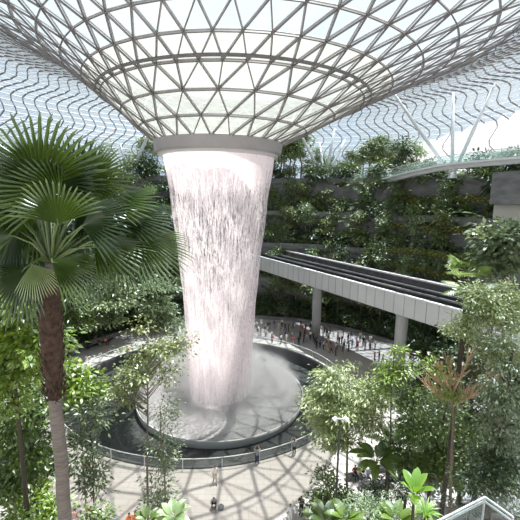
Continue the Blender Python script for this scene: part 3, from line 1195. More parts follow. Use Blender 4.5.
    for hub, Y, tip, R, nrm, mk, spr in FR:
        h = at(hub[0], hub[1], Y)
        d = at(tip[0], tip[1], Y - 0.1) - h
        f = link('frond', fan_mesh('frond', d, nrm, R * 1.15, L[mk], spread=spr * 0.6, nseg=22, droop=0.2), e, h - base)
        q = MB()
        mid = (h + c) / 2 + Vector((0, 0, 0.12))
        q.tube([c - h, mid - h, Vector((0, 0, 0)), d.normalized() * R * 0.12], [0.035, 0.022, 0.016, 0.006], 6)
        q.build('petiole', L['mid'], f)


near_palm()
tb = MB(); tb.box((-16, 3, 9.4), (-0.5, 12.8, 10.0)); structure(tb.build('planter_terrace', M['soil']))
tb = MB(); tb.box((0.5, 10.5, 7.9), (22, 16.0, 8.5)); structure(tb.build('planter_terrace', M['soil']))
tb = MB(); tb.box((-22, 13.0, 7.9), (-4.0, 16.0, 8.5)); structure(tb.build('planter_terrace', M['soil']))


def gnd(px, Y, z=0.0):
    p = at(px, 400, Y)
    return Vector((p.x, p.y, z))


def ell(base, px, py, Y, rx, ry, rdepth=None):
    "crown ellipsoid placed by its centre; radii given at that distance"
    c = at(px, py, Y)
    dep = (c - Vector((0, 0, CAM_Z))).dot(CAM_M.to_3x3() @ Vector((0, 0, -1)))
    m = dep / 380
    return (c.x - base.x, c.y - base.y, c.z - base.z, rx * m, rdepth or rx * m, ry * m)


def ptree(name, label, cat, px, Y, crowns, n, leaf, mat, bark, z=0.0, **kw):
    b = gnd(px, Y, z)
    return tree(name, label, cat, b, [ell(b, *c) if len(c) > 4 else ell(b, c[0], c[1], Y, c[2], c[3]) for c in crowns], n, leaf, L[mat], M[bark], **kw)


# left foreground
ptree('leafy_tree', 'bright-leaved tree at the far left edge behind the palm trunk', 'tree', 19, 14.5,
      [(12, 300, 34, 30), (30, 340, 30, 35), (5, 380, 26, 40), (0, 330, 20, 50)], 5200, 0.30, 'bright', 'bark_dark', tr=0.17, cr=0.33, aspect=0.5, shell=0.2)
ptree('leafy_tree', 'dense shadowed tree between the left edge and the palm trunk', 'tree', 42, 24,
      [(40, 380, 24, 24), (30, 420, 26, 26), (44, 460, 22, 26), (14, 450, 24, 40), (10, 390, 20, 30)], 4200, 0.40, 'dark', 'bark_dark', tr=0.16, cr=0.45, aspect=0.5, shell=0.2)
ptree('leafy_tree', 'darker green tree on the left whose low branches cross a thin straight trunk', 'tree', 8, 16.5,
      [(15, 420, 34, 30), (28, 460, 26, 34), (4, 480, 20, 40), (40, 400, 18, 20)], 4200, 0.30, 'mid', 'bark_dark', tr=0.12, cr=0.35, aspect=0.5, shell=0.2)
ptree('leafy_tree', 'slim grey-green tree just right of the palm trunk', 'tree', 88, 18,
      [(92, 415, 14, 22), (84, 450, 16, 22), (96, 480, 12, 18)], 1500, 0.26, 'grey', 'bark_dark', tr=0.07, cr=0.3, aspect=0.45)
ptree('maple_shrub', 'bright leafy shrub behind the palm trunk beside the pool edge', 'shrub', 78, 19,
      [(80, 382, 22, 14), (92, 392, 14, 10), (62, 372, 12, 14)], 1200, 0.30, 'bright', 'bark', tr=0.07, cr=0.28, aspect=0.6)
ptree('slender_tree', 'slender tree with an airy yellow-green layered crown left of the falls', 'tree', 141, 20,
      [(150, 368, 26, 7), (125, 382, 22, 7), (165, 348, 22, 6), (185, 338, 10, 5), (140, 352, 14, 7), (140, 322, 5, 12), (175, 375, 12, 5), (118, 398, 16, 6)], 2600, 0.22, 'olive', 'bark', tr=0.10, cr=0.35, flat=0.22, m=70, branches=40, aspect=0.5)
ptree('columnar_tree', 'narrow dusty green columnar tree standing before the pool railing', 'tree', 163, 19,
      [(163, 405, 12, 20), (164, 440, 15, 24), (162, 480, 16, 26), (158, 510, 18, 14)], 2300, 0.22, 'grey', 'bark', tr=0.09, cr=0.28, aspect=0.35)
ptree('leafy_shrub', 'sunlit lime green shrub in the bottom corner left of the palm trunk', 'shrub', 24, 14.8,
      [(24, 508, 26, 14), (48, 516, 14, 12)], 1300, 0.26, 'bright', 'bark_dark', z=8.5, tr=0.04, cr=0.25, aspect=0.5)
ptree('leafy_shrub', 'small bright shrub to the right of the palm trunk foot', 'shrub', 92, 15.2,
      [(92, 522, 18, 12)], 500, 0.22, 'mid', 'bark_dark', z=8.5, tr=0.03, cr=0.22, aspect=0.5)

# centre right
ptree('spreading_tree', 'broad pale green spreading tree on a thin trunk to the right of the pool', 'tree', 351, 26,
      [(335, 378, 22, 8), (365, 385, 24, 9), (318, 398, 18, 8), (345, 402, 30, 9), (325, 420, 22, 10), (365, 420, 24, 10), (338, 440, 20, 7), (345, 364, 12, 5), (384, 400, 14, 10)], 13000, 0.27, 'yellowish', 'bark', tr=0.11, cr=0.48, flat=0.2, m=130, branches=50, droop=0.35, shell=0.25)
ptree('slender_tree', 'thin straight tree with yellowish tuft before the second bridge pillar', 'tree', 394, 24.5,
      [(392, 372, 15, 7), (384, 386, 12, 6), (402, 366, 9, 6), (396, 352, 6, 5)], 1300, 0.3, 'bright', 'bark_dark', tr=0.10, cr=0.3, flat=0.4, branches=20)
ptree('columnar_tree', 'dense upright green tree right of the thin straight trunk', 'tree', 413, 24,
      [(412, 400, 13, 18), (413, 430, 17, 22), (410, 465, 16, 18)], 3200, 0.28, 'mid', 'bark_dark', tr=0.13, cr=0.3, aspect=0.45, shell=0.3)
ptree('columnar_tree', 'tall bushy green tree wrapped around the bare orange-brown tree', 'tree', 436, 24.5,
      [(440, 385, 17, 18), (443, 420, 24, 24), (440, 460, 24, 22), (428, 372, 10, 12), (470, 440, 18, 22), (462, 470, 16, 20)], 5200, 0.30, 'mid', 'bark_dark', tr=0.15, cr=0.36, aspect=0.45, shell=0.3)
ptree('leafy_shrub', 'rounded dark green bush beside the lamp post on the plaza', 'shrub', 330, 24,
      [(326, 478, 10, 12), (330, 495, 17, 16), (345, 502, 16, 14), (318, 508, 12, 10)], 2300, 0.28, 'mid', 'bark_dark', tr=0.07, cr=0.28, aspect=0.45, shell=0.3)
ptree('leafy_shrub', 'low pale mound of leaves between bush and broad-leaved plants', 'shrub', 365, 15,
      [(366, 510, 22, 9), (385, 516, 16, 8)], 1500, 0.16, 'pale', 'bark_dark', z=8.5, tr=0.03, cr=0.2)
ptree('leafy_shrub', 'dark low bush along the planter in front of the benches', 'shrub', 388, 22,
      [(384, 492, 14, 8), (404, 486, 12, 8), (372, 498, 10, 6)], 1500, 0.24, 'dark', 'bark_dark', tr=0.05, cr=0.25)

# right edge
ptree('feathery_tree', 'pale feathery tree leaning over the end of the train bridge', 'tree', 500, 21,
      [(470, 292, 20, 10), (490, 302, 28, 14), (505, 322, 20, 16), (478, 318, 18, 10), (515, 295, 14, 16), (462, 330, 14, 10), (500, 350, 22, 16)], 9000, 0.22, 'yellowish', 'bark', tr=0.08, cr=0.38, flat=0.35, m=120, shell=0.2)
ptree('climber_tree', 'dark trunk at the right edge smothered in grey-green climbing leaves', 'tree', 500, 18.5,
      [(500, 380, 18, 30), (505, 420, 22, 34), (498, 460, 20, 34), (512, 350, 18, 26), (516, 490, 22, 30), (488, 430, 14, 26)], 6000, 0.20, 'grey', 'bark_dark', tr=0.3, cr=0.3, aspect=0.5, shell=0.6, droop=0.6)
ptree('broadleaf_tree', 'grey-green broad-leaved tree in front of the concrete balcony', 'tree', 505, 24,
      [(500, 238, 18, 14), (512, 258, 18, 18), (494, 262, 12, 12), (516, 228, 12, 12)], 1900, 0.50, 'grey', 'bark', tr=0.16, cr=0.4, aspect=0.5, shell=0.3)
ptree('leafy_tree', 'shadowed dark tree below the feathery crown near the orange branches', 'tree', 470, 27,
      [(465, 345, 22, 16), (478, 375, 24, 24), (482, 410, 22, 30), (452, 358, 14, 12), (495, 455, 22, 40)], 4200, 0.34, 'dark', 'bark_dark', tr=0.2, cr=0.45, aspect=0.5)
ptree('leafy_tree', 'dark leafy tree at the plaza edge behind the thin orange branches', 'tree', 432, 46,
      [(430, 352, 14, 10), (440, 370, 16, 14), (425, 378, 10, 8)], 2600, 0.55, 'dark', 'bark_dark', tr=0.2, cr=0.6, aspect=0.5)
ptree('leafy_shrub', 'dark green undergrowth beneath the climbing-leaf trunk', 'shrub', 470, 17.5,
      [(475, 478, 18, 16), (500, 470, 20, 20), (462, 500, 10, 8)], 1600, 0.24, 'dark', 'bark_dark', tr=0.08, cr=0.3, aspect=0.45)

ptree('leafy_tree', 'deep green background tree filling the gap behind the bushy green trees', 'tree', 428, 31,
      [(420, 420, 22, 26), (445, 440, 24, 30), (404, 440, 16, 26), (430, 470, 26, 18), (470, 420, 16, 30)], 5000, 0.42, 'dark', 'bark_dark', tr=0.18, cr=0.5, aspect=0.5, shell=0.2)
# bare orange-brown tree
b = gnd(450, 21)
e = empty('bare_tree', b, 'tree with bare orange-brown twigs fanning out above the green crowns', 'tree')
q = MB()
T = [Vector((0, 0, -0.1))] + [at(x, y, 21) - b for x, y in ((450, 510), (451, 470), (453, 430), (453, 402), (452, 386))]
q.tube(T, [0.11, 0.10, 0.09, 0.08, 0.07, 0.05], 8)
q.build('trunk', M['bark'], e, smooth=True)
q = MB()
limbs = [((453, 400), (470, 388), (508, 374), 0), ((452, 396), (440, 384), (429, 371), 0.8), ((453, 392), (462, 374), (470, 356), -0.6), ((453, 404), (475, 394), (496, 366), 1.0),
         ((452, 402), (436, 394), (424, 384), -0.8), ((453, 398), (450, 378), (448, 362), 0.5), ((453, 406), (468, 398), (486, 384), -1.2), ((453, 394), (443, 376), (438, 364), -0.3)]
for (a0, a1, a2, dy) in limbs:
    s, mid, p = at(*a0, 21) - b, at(*a1, 21 + dy * 0.5) - b, at(*a2, 21 + dy) - b
    q.tube([s, mid, p], [0.07, 0.05, 0.02], 5, False)
    for _ in range(30):
        t = random.uniform(0.2, 1)
        a = (mid.lerp(p, (t - 0.5) * 2) if t > 0.5 else s.lerp(mid, t * 2))
        d = (p - s).normalized() * random.uniform(0.1, 0.6) + Vector((random.uniform(-0.35, 0.35), random.uniform(-0.5, 0.5), random.uniform(-0.1, 0.5)))
        q.tube([a, a + d * 0.6, a + d + Vector((random.uniform(-.1, .1), 0, 0.1))], [0.028, 0.02, 0.01], 4, False)
q.build('branches', M['bark_orange'], e)
foliage('foliage', [ell(b, 452, 380, 21, 22, 9), ell(b, 485, 376, 21, 16, 5), ell(b, 440, 398, 21, 10, 6)], 130, 0.16, L['rust'], cr=0.4, parent=e)
foliage('foliage', [ell(b, 446, 392, 21, 14, 8), ell(b, 436, 368, 21, 7, 6)], 500, 0.24, L['bright'], cr=0.3, parent=e)

# low broad-leaved plants
def plant(name, label, cat, loc, mesh, part='leaves', stem=None, group=None, rz=0, sc=1.0):
    e = empty(name, loc, label, cat, group, rz)
    o = link(part, mesh, e)
    if stem:
        q = MB(); q.tube(wob((0, 0, -0.1), (0, 0, stem), 4, stem * 0.03), [0.09 * sc, 0.07 * sc, 0.06 * sc, 0.06 * sc, 0.05 * sc], 7)
        q.build('stem', M['bark_dark'], e, smooth=True)
        o.location.z = stem
    return e


def stand(px, py, Y, zf):
    "place a plant so that its leaf crown shows at a pixel; returns foot point and stem height"
    p = at(px, py, Y)
    return Vector((p.x, p.y, zf)), p.z - zf


def tplant(name, label, cat, px, py, Y, zf, mesh, sc=1.0):
    f, h = stand(px, py, Y, zf)
    return plant(name, label, cat, f, mesh, stem=max(0.1, h), sc=sc)


tplant('banana_plant', 'glowing yellow-green broad leaf plant at the bottom by the white frame', 'plant', 414, 494, 13.8, 8.5, rosette_mesh('leaves', 8, 1.1, 0.42, L['lime'], 1.6, 0.8, 6))
tplant('bromeliad', 'spiky lime rosette in front of the glowing broad leaves', 'plant', 425, 514, 14.2, 8.5, rosette_mesh('leaves', 36, 0.75, 0.09, L['lime'], 0.9, 0.9))
tplant('broadleaf_plant', 'big dark green paddle leaves between the lamp post and bench', 'plant', 376, 462, 24, 0, rosette_mesh('leaves', 16, 2.2, 0.75, L['mid'], 0.9, 1.3, 6), 1.3)
tplant('broadleaf_plant', 'upright dark paddle-leaved plant beside the thin straight trunk', 'plant', 392, 448, 25.5, 0, rosette_mesh('leaves', 12, 2.1, 0.7, L['dark'], 1.3, 1.2, 6), 1.3)
tplant('broadleaf_plant', 'bright broad leaves along the bottom edge below the dark bush', 'plant', 325, 521, 15, 8.5, rosette_mesh('leaves', 14, 1.1, 0.42, L['mid'], 0.7, 1.0, 6))
tplant('broadleaf_plant', 'wide glossy leaves at the bottom beside the spiky lime rosette', 'plant', 396, 522, 14.5, 8.5, rosette_mesh('leaves', 14, 1.0, 0.4, L['bright'], 0.9, 1.0, 6))
tplant('broadleaf_plant', 'large green leaves at the bottom near the pale leaf mound', 'plant', 345, 520, 14.5, 8.5, rosette_mesh('leaves', 12, 0.9, 0.36, L['bright'], 0.9, 1.0, 6))
tplant('broadleaf_plant', 'pale broad leaves at the foot of the dusty columnar tree', 'plant', 172, 518, 15, 8.5, rosette_mesh('leaves', 14, 0.9, 0.4, L['pale'], 0.9, 1.0, 6))
tplant('broadleaf_plant', 'mid green broad leaves at the bottom left of the columnar tree', 'plant', 148, 522, 15.5, 8.5, rosette_mesh('leaves', 12, 0.8, 0.3, L['mid'], 0.9, 1.0, 6))

# small fan palm and feather palm by the bridge end
def small_fan_palm(label, px, py, Y, R, nf, mk, zf=0.0, name='fan_palm', group=None):
    f, h = stand(px, py, Y, zf)
    e = empty(name, f, label, 'palm tree', group)
    q = MB(); q.tube(wob((0, 0, -0.1), (0, 0, h), 5, 0.08), 0.1, 8); q.build('trunk', M['bark_dark'], e, smooth=True)
    for i in range(nf):
        a = i * 2.399
        d = Vector((math.cos(a), math.sin(a), random.uniform(-0.1, 1.1)))
        o = link('frond', fan_mesh('frond', d, Vector((0, 0, 1)) - d * 0.3, R, L[mk], 22, 1.6, 0.2), e, Vector((0, 0, h)) + d * R * 0.6)
        q = MB(); q.tube([Vector((0, 0, 0)), -d * R * 0.6], 0.02, 4); q.build('petiole', L['olive'], o)
    return e


small_fan_palm('bright green fan palm reaching over the far end of the train track', 468, 272, 23.5, 0.95, 10, 'bright')
f, h = stand(452, 296, 21.5, 0)
e = empty('feather_palm', f, 'feathery dark palm frond crossing the train track parapet', 'palm tree')
q = MB(); q.tube(wob((0.5, 0, -0.1), (1.2, 0.2, h), 5, 0.08), 0.09, 8); q.build('trunk', M['bark_dark'], e, smooth=True)
o = link('crown', pinnate_mesh('crown', 9, 1.9, L['mid'], 18), e, (1.2, 0.2, h))

# --- planted bank behind the pool, green walls and upper level: copied prototypes
def proto_mesh(kind):
    if kind == 0:
        n = 420
        return foliage('foliage', [(0, 0, 0.8, 1.3, 1.1, 0.9)], n, 0.42, L['wall'], 24, 0.32, 0.5, 0.5, 0.3, 0.4)[0]
    if kind == 1:
        return link('foliage', rosette_mesh('foliage', 34, 1.9, 0.2, L['mid'], 1.0, 1.5))
    if kind == 2:
        return foliage('foliage', [(0, 0, 0.9, 1.5, 1.2, 1.0)], 420, 0.5, L['dark'], 24, 0.35, 0.5, 0.5, 0.3, 0.4)[0]
    if kind == 3:
        return link('foliage', rosette_mesh('foliage', 16, 1.8, 0.55, L['grey'], 0.9, 1.3, 5))
    if kind == 4:
        return foliage('foliage', [(0, 0, 0.9, 1.2, 1.0, 1.0)], 420, 0.38, L['grey'], 26, 0.3, 0.5, 0.5, 0.3, 0.4)[0]
    if kind == 5:
        return link('foliage', pinnate_mesh('foliage', 11, 2.2, L['wall'], 14))


protos = [proto_mesh(k).data for k in range(6)]
for o in [o for o in list(COL.objects) if o.parent is None and o.type == 'MESH' and o.data in protos]:
    bpy.data.objects.remove(o)


def put(name, me, label, cat, loc, rz, s, group):
    o = bpy.data.objects.new(name, me)
    COL.objects.link(o)
    o.location = loc
    o.rotation_euler = (0, 0, rz)
    o.scale = (s, s, s * random.uniform(0.9, 1.25))
    return tag(o, label, cat, group)


PN = ['leafy_shrub', 'strap_leaf_plant', 'leafy_shrub', 'broadleaf_plant', 'leafy_shrub', 'feather_palm']
PD = ['leafy green shrub', 'strap-leaved clump', 'dark leafy shrub', 'broad-leaved grey-green plant', 'greyish fine-leaved shrub', 'small feathery palm']
row_txt = ['lowest terrace', 'second terrace', 'third terrace', 'top terrace']


def side_of(th):
    d = math.degrees(th)
    return 'right of the falls' if d < 88 else 'left of the falls'


def vis(p):
    d = CAM_M.inverted() @ p
    x, y = 260 + 380 * d.x / -d.z, 260 - 380 * d.y / -d.z
    return d.z < 0 and -25 < x < 545 and not (182 < x < 252 and 150 < y < 430), x, y


for row, (r, z) in enumerate([(34.2, 7.9), (37.2, 14.5), (40.2, 21.1), (43.2, 28.1)]):
    th = math.radians(22 if row != 9 else 30)
    while th < math.radians(165):
        for sub in range(3):
            p = terr(r - 1.35 + 1.1 * sub + random.uniform(-0.3, 0.2), th + random.uniform(-0.03, 0.03), z + (1.2 if sub == 2 else 0))
            ok, x, y = vis(p)
            if sub == 0:      # hangs over the edge, rooted on the parapet
                p.z = z + 0.2
                p = terr(r - 1.4, th, z - random.choice((0.4, 1.6, 2.8)))
            if ok:
                k = random.choice([0, 0, 1, 2, 3, 4, 4, 5] if x > 250 else [0, 2, 2, 1, 5])
                lab = f'{PD[k]} on the {row_txt[row]} {side_of(th)}'
                put(PN[k], protos[k], lab, 'plant', p, random.uniform(0, 6.28), random.uniform(1.05, 1.6), lab)
        th += 2.9 / r * random.uniform(0.85, 1.2)

# yellow-flowering clumps
V, F = leaf_arrays(RNG.normal(size=(26, 3)) * np.array([0.75, 0.3, 0.18]), RNG.normal(size=(26, 3)), norm(RNG.normal(size=(26, 3)) + np.array([0, -1, 1])), np.full(26, 0.34), np.full(26, 0.28))
yl = mesh_np('flowers', V, F, L['yellow'])
yg = foliage('leaves', [(0, 0, 0, 1.0, 0.5, 0.5)], 160, 0.4, L['wall'], 12, 0.3)[0].data
bpy.data.objects.remove([o for o in COL.objects if o.data == yg][0])
for row, (r, z) in enumerate([(35.0, 12.5), (35.2, 15.2), (38.2, 19.2), (41.3, 24.3)]):
    for d in np.arange(22, 50, 2.4):
        th = math.radians(d + random.uniform(-0.6, 0.6))
        p = terr(r - 0.2, th, z + random.uniform(-0.3, 0.3))
        g = f'clump of yellow flowers in the {["lowest", "second", "third", "upper"][row]} row on the green wall'
        e = empty('flowering_plant', p, g, 'flower', g, rz=th + PI / 2)
        link('leaves', yg, e); link('flowers', yl, e)

# taller slim trees on the terraces
def make_slim(mk, H, w_, n=900):
    e = empty('slim_tree', (0, 0, 0), 'x', 'tree')
    els = [(0.2, 0, H * 0.92, w_ * 0.7, w_ * 0.7, H * 0.1), (-0.5, 0.2, H * 0.74, w_, w_, H * 0.09), (0.6, 0, H * 0.55, w_ * 0.9, w_, H * 0.08)]
    foliage('foliage', els, n, 0.5, L[mk], 26, 0.5, 0.5, 0.5, 0.35, 0.3, e)
    q = MB()
    q.tube(wob((0, 0, -0.2), (0.1, 0, H * 0.95), 6, 0.2), [0.14, 0.13, 0.11, 0.1, 0.08, 0.06, 0.03], 7)
    for el in els:
        for a in range(4):
            q.tube([Vector((0, 0, el[2] - el[5])), Vector((el[0] + el[3] * 0.6 * math.cos(a * 1.6), el[1] + el[4] * 0.6 * math.sin(a * 1.6), el[2]))], [0.06, 0.02], 4, False)
    q.build('trunk', M['bark'], e)
    return e


slims = [make_slim('olive', 8, 1.5), make_slim('palegrey', 9, 1.7), make_slim('wall', 7, 1.4), make_slim('olive', 6.5, 1.8), make_slim('pale', 7.5, 1.3)]
KID = {s.name: list(s.children) for s in slims}


def put_slim(i, loc, rz, s, label, group, name='slim_tree'):
    src = slims[i]
    c = src.copy(); c.name = name
    COL.objects.link(c)
    for ch in KID[src.name]:
        d = ch.copy(); COL.objects.link(d); d.parent = c
    c.location = loc; c.rotation_euler.z = rz; c.scale = (s, s, s)
    c['label'] = label; c['group'] = group; c['category'] = 'tree'
    return c


for r, z, ds in ((34.6, 7.8, (36, 44, 52, 61, 68, 75, 81, 106, 114, 121, 129, 137)), (37.4, 14.4, (30, 40, 48, 57, 64, 72, 79, 110, 118, 126, 134)), (40.4, 21.0, (34, 45, 55, 66, 74, 82, 112, 122, 131))):
    for d in ds:
        th = math.radians(d + random.uniform(-2, 2))
        lab = f'slim tree growing on the {row_txt[TERR.index([t for t in TERR if t[0] < r][-1])]} of the green wall {side_of(th)}'
        put_slim(random.randrange(5), terr(r, th, z), random.uniform(0, 6), random.uniform(0.7, 1.0), lab, lab)
# upper level trees against the roof
for px, Y, s, i in ((284, 86, 1.2, 2), (294, 90, 1.25, 0), (307, 92, 0.9, 1), (320, 93, 0.85, 2), (343, 92, 1.0, 2), (356, 88, 1.15, 3), (367, 86, 0.95, 1), (378, 87, 0.9, 0), (276, 88, 1.3, 1), (278, 86, 1.3, 0), (288, 89, 1.0, 1), (300, 91, 0.8, 3), (314, 92, 0.8, 4), (338, 93, 0.95, 0), (350, 90, 0.9, 1), (362, 87, 1.0, 0), (372, 89, 0.9, 3), (386, 84, 0.8, 1),
                    (398, 80, 0.85, 4), (270, 90, 1.1, 2), (330, 92, 0.7, 2), (164, 90, 1.0, 1), (152, 87, 0.9, 0), (140, 90, 0.8, 2), (120, 88, 0.8, 1), (96, 86, 0.7, 0), (20, 78, 0.9, 0), (-4, 74, 1.0, 2)):
    lab = 'roof-level tree above the top parapet ' + ('right of the falls' if px > 200 else 'left of the falls, behind the palm')
    put_slim(i, gnd(px, Y, 28), random.uniform(0, 6), s * (1.2 if px < 296 or px > 352 else 1.0), lab, lab)
ptree('leafy_tree', 'dark rounded tree between the arms of the column behind the walkway', 'tree', 403, 76, [(403, 146, 10, 8), (401, 158, 8, 6)], 900, 0.6, 'dark', 'bark_dark', z=28, tr=0.15, cr=0.6)
for px, lab in ((462, 'low bright shrub on the upper level below the curved walkway'), (474, 'small shrub beneath the walkway beside the pale column foot'), (497, 'dark low shrub against the bright glass above the walkway'), (513, 'spreading shrub at the right end above the walkway')):
    Y = 57 if px > 480 else 63
    put('leafy_shrub', protos[4 if px < 490 else 2], lab, 'shrub', gnd(px, Y, 28.0), px, 1.3 if px < 490 else 1.7, None)
# bank shrubs: dark undergrowth behind the crowd
for r, z in ((30.7, 0.9), (31.6, 1.5), (32.5, 2.7)):
    th = math.radians(-5)
    while th < math.radians(178):
        p = terr(r + random.uniform(-0.3, 0.3), th, z)
        ok, x, y = vis(p)
        if ok:
            k = random.choice([2, 2, 2, 0, 4, 1])
            lab = f'{PD[k]} on the shady bank behind the plaza {side_of(th)}'
            put(PN[k], protos[k], lab, 'plant', p, random.uniform(0, 6.28), (random.uniform(0.7, 1.0) if r < 31 else random.uniform(0.9, 1.3)), lab)
        th += 2.5 / r * random.uniform(0.85, 1.2)
for d in (58, 66, 73, 80, 50, 42, 108, 116, 126, 133, 141, 149, 20, 10, 30):
    th = math.radians(d + random.uniform(-2, 2))
    lab = f'tree in the shady bank behind the plaza {side_of(th)}'
    put_slim(random.choice([0, 1, 2, 2]), terr(31.6 + random.uniform(-0.8, 0.8), th, 1.2), random.uniform(0, 6), random.uniform(0.8, 1.1), lab, lab)
for s in slims:
    for ch in KID[s.name]: bpy.data.objects.remove(ch)
    bpy.data.objects.remove(s)

# larger sunlit trees at the back left
ptree('broad_tree', 'pale sunlit tree with layered leaves above the benches', 'tree', 99, 60.5, [(100, 288, 20, 9), (90, 304, 18, 9), (112, 300, 22, 9), (102, 318, 22, 8), (122, 284, 12, 8)], 5200, 0.75, 'palegrey', 'bark', z=0, tr=0.3, cr=0.9, flat=0.35, m=70)
ptree('broad_tree', 'light green tree beside the falls at the back of the plaza', 'tree', 158, 67, [(160, 290, 16, 12), (154, 308, 18, 12), (166, 322, 14, 10), (150, 282, 10, 8)], 3600, 0.75, 'palegrey', 'bark', z=0, tr=0.25, cr=0.8, flat=0.35, m=50)
ptree('broad_tree', 'shaded tree behind the palm trunk above the kerb', 'tree', 70, 54, [(66, 300, 18, 12), (74, 318, 16, 10)], 1800, 0.7, 'mid', 'bark', z=0, tr=0.2, cr=0.7, flat=0.4)
# ------------------------------------------------------------------ people
def skin_figure(J, E, name):
    "J: joint -> (pos, radius); E: pairs. one continuous body"
    names = list(J)
    me = bpy.data.meshes.new(name)
    me.from_pydata([J[k][0] for k in names], [(names.index(a), names.index(b)) for a, b in E], [])
    o = bpy.data.objects.new(name, me)
    COL.objects.link(o)
    md = o.modifiers.new('skin', 'SKIN')
    for i, k in enumerate(names):
        sv = me.skin_vertices[0].data[i]
        r = J[k][1]
        sv.radius = r if isinstance(r, tuple) else (r, r)
        sv.use_root = (k == 'pelvis')
    md.use_smooth_shade = True
    s = o.modifiers.new('sub', 'SUBSURF'); s.levels = 1; s.render_levels = 1
    dg = bpy.context.evaluated_depsgraph_get()
    dg.update()
    m2 = bpy.data.meshes.new_from_object(o.evaluated_get(dg))
    bpy.data.objects.remove(o)
    return m2


def pose(kind):
    "joint positions, facing -Y, height 1.7"
    J = dict(pelvis=((0, 0, 0.93), (0.15, 0.10)), waist=((0, 0, 1.08), (0.125, 0.09)), chest=((0, 0, 1.28), (0.16, 0.10)), neck0=((0, 0.01, 1.42), (0.07, 0.06)),
             neck=((0, 0, 1.49), (0.05, 0.05)), head=((0, -0.01, 1.56), (0.072, 0.085)), crown=((0, -0.005, 1.65), (0.07, 0.085)))
    for s, t in ((1, 'l'), (-1, 'r')):
        J['sh' + t] = ((0.18 * s, 0, 1.39), 0.052)
        J['el' + t] = ((0.23 * s, 0.02, 1.12), 0.04)
        J['wr' + t] = ((0.24 * s, -0.05, 0.88), 0.028)
        J['ha' + t] = ((0.24 * s, -0.07, 0.81), (0.038, 0.02))
        J['hip' + t] = ((0.09 * s, 0, 0.86), 0.085)
        J['kn' + t] = ((0.10 * s, -0.01, 0.49), 0.058)
        J['an' + t] = ((0.10 * s, 0.02, 0.09), 0.036)
        J['to' + t] = ((0.11 * s, -0.14, 0.04), (0.04, 0.03))
    def mv(k, p): J[k] = (p, J[k][1])
    if kind == 'walk':
        mv('knl', (0.10, -0.18, 0.50)); mv('anl', (0.10, -0.26, 0.10)); mv('tol', (0.10, -0.41, 0.07))
        mv('knr', (-0.10, 0.06, 0.50)); mv('anr', (-0.10, 0.30, 0.16)); mv('tor', (-0.10, 0.20, 0.04))
        mv('ell', (0.23, 0.14, 1.13)); mv('wrl', (0.24, 0.12, 0.90)); mv('hal', (0.24, 0.10, 0.83))
        mv('elr', (-0.23, -0.10, 1.13)); mv('wrr', (-0.22, -0.26, 0.96)); mv('har', (-0.21, -0.32, 0.92))
    if kind == 'phone':
        mv('ell', (0.24, -0.02, 1.13)); mv('wrl', (0.10, -0.24, 1.22)); mv('hal', (0.05, -0.29, 1.25))
        mv('elr', (-0.24, -0.02, 1.13)); mv('wrr', (-0.10, -0.24, 1.20)); mv('har', (-0.04, -0.29, 1.23))
        mv('head', (0, -0.05, 1.55)); mv('crown', (0, -0.06, 1.64))
    if kind == 'raise':
        mv('ell', (0.27, -0.16, 1.36)); mv('wrl', (0.12, -0.30, 1.55)); mv('hal', (0.07, -0.34, 1.60))
        mv('elr', (-0.27, -0.16, 1.36)); mv('wrr', (-0.12, -0.30, 1.55)); mv('har', (-0.07, -0.34, 1.60))
    if kind == 'sit':
        for k in list(J):
            p, r = J[k]
            J[k] = ((p[0], p[1], p[2] - 0.42), r)
        for s, t in ((1, 'l'), (-1, 'r')):
            mv('hip' + t, (0.10 * s, -0.06, 0.50)); mv('kn' + t, (0.12 * s, -0.44, 0.50)); mv('an' + t, (0.12 * s, -0.42, 0.09)); mv('to' + t, (0.12 * s, -0.57, 0.04))
            mv('wr' + t, (0.16 * s, -0.26, 0.62)); mv('ha' + t, (0.12 * s, -0.34, 0.60))
    if kind == 'crouch':
        for k in list(J):
            p, r = J[k]
            J[k] = ((p[0], p[1] - max(0, p[2] - 0.95) * 0.5, p[2] - 0.62), r)
        for s, t in ((1, 'l'), (-1, 'r')):
            mv('hip' + t, (0.11 * s, -0.04, 0.30)); mv('kn' + t, (0.16 * s, -0.38, 0.46)); mv('an' + t, (0.13 * s, -0.12, 0.09)); mv('to' + t, (0.14 * s, -0.28, 0.04))
            mv('el' + t, (0.22 * s, -0.32, 0.50)); mv('wr' + t, (0.10 * s, -0.50, 0.42)); mv('ha' + t, (0.05 * s, -0.56, 0.42))
        mv('pelvis', (0, 0, 0.34))
    return J


EDG = [('pelvis', 'waist'), ('waist', 'chest'), ('chest', 'neck0'), ('neck0', 'neck'), ('neck', 'head'), ('head', 'crown')]
for t in 'lr':
    EDG += [('chest', 'sh' + t), ('sh' + t, 'el' + t), ('el' + t, 'wr' + t), ('wr' + t, 'ha' + t), ('pelvis', 'hip' + t), ('hip' + t, 'kn' + t), ('kn' + t, 'an' + t), ('an' + t, 'to' + t)]


def seg_d(p, a, b):
    ab = b - a
    t = max(0, min(1, (p - a).dot(ab) / max(1e-9, ab.length_squared)))
    return (p - a - ab * t).length


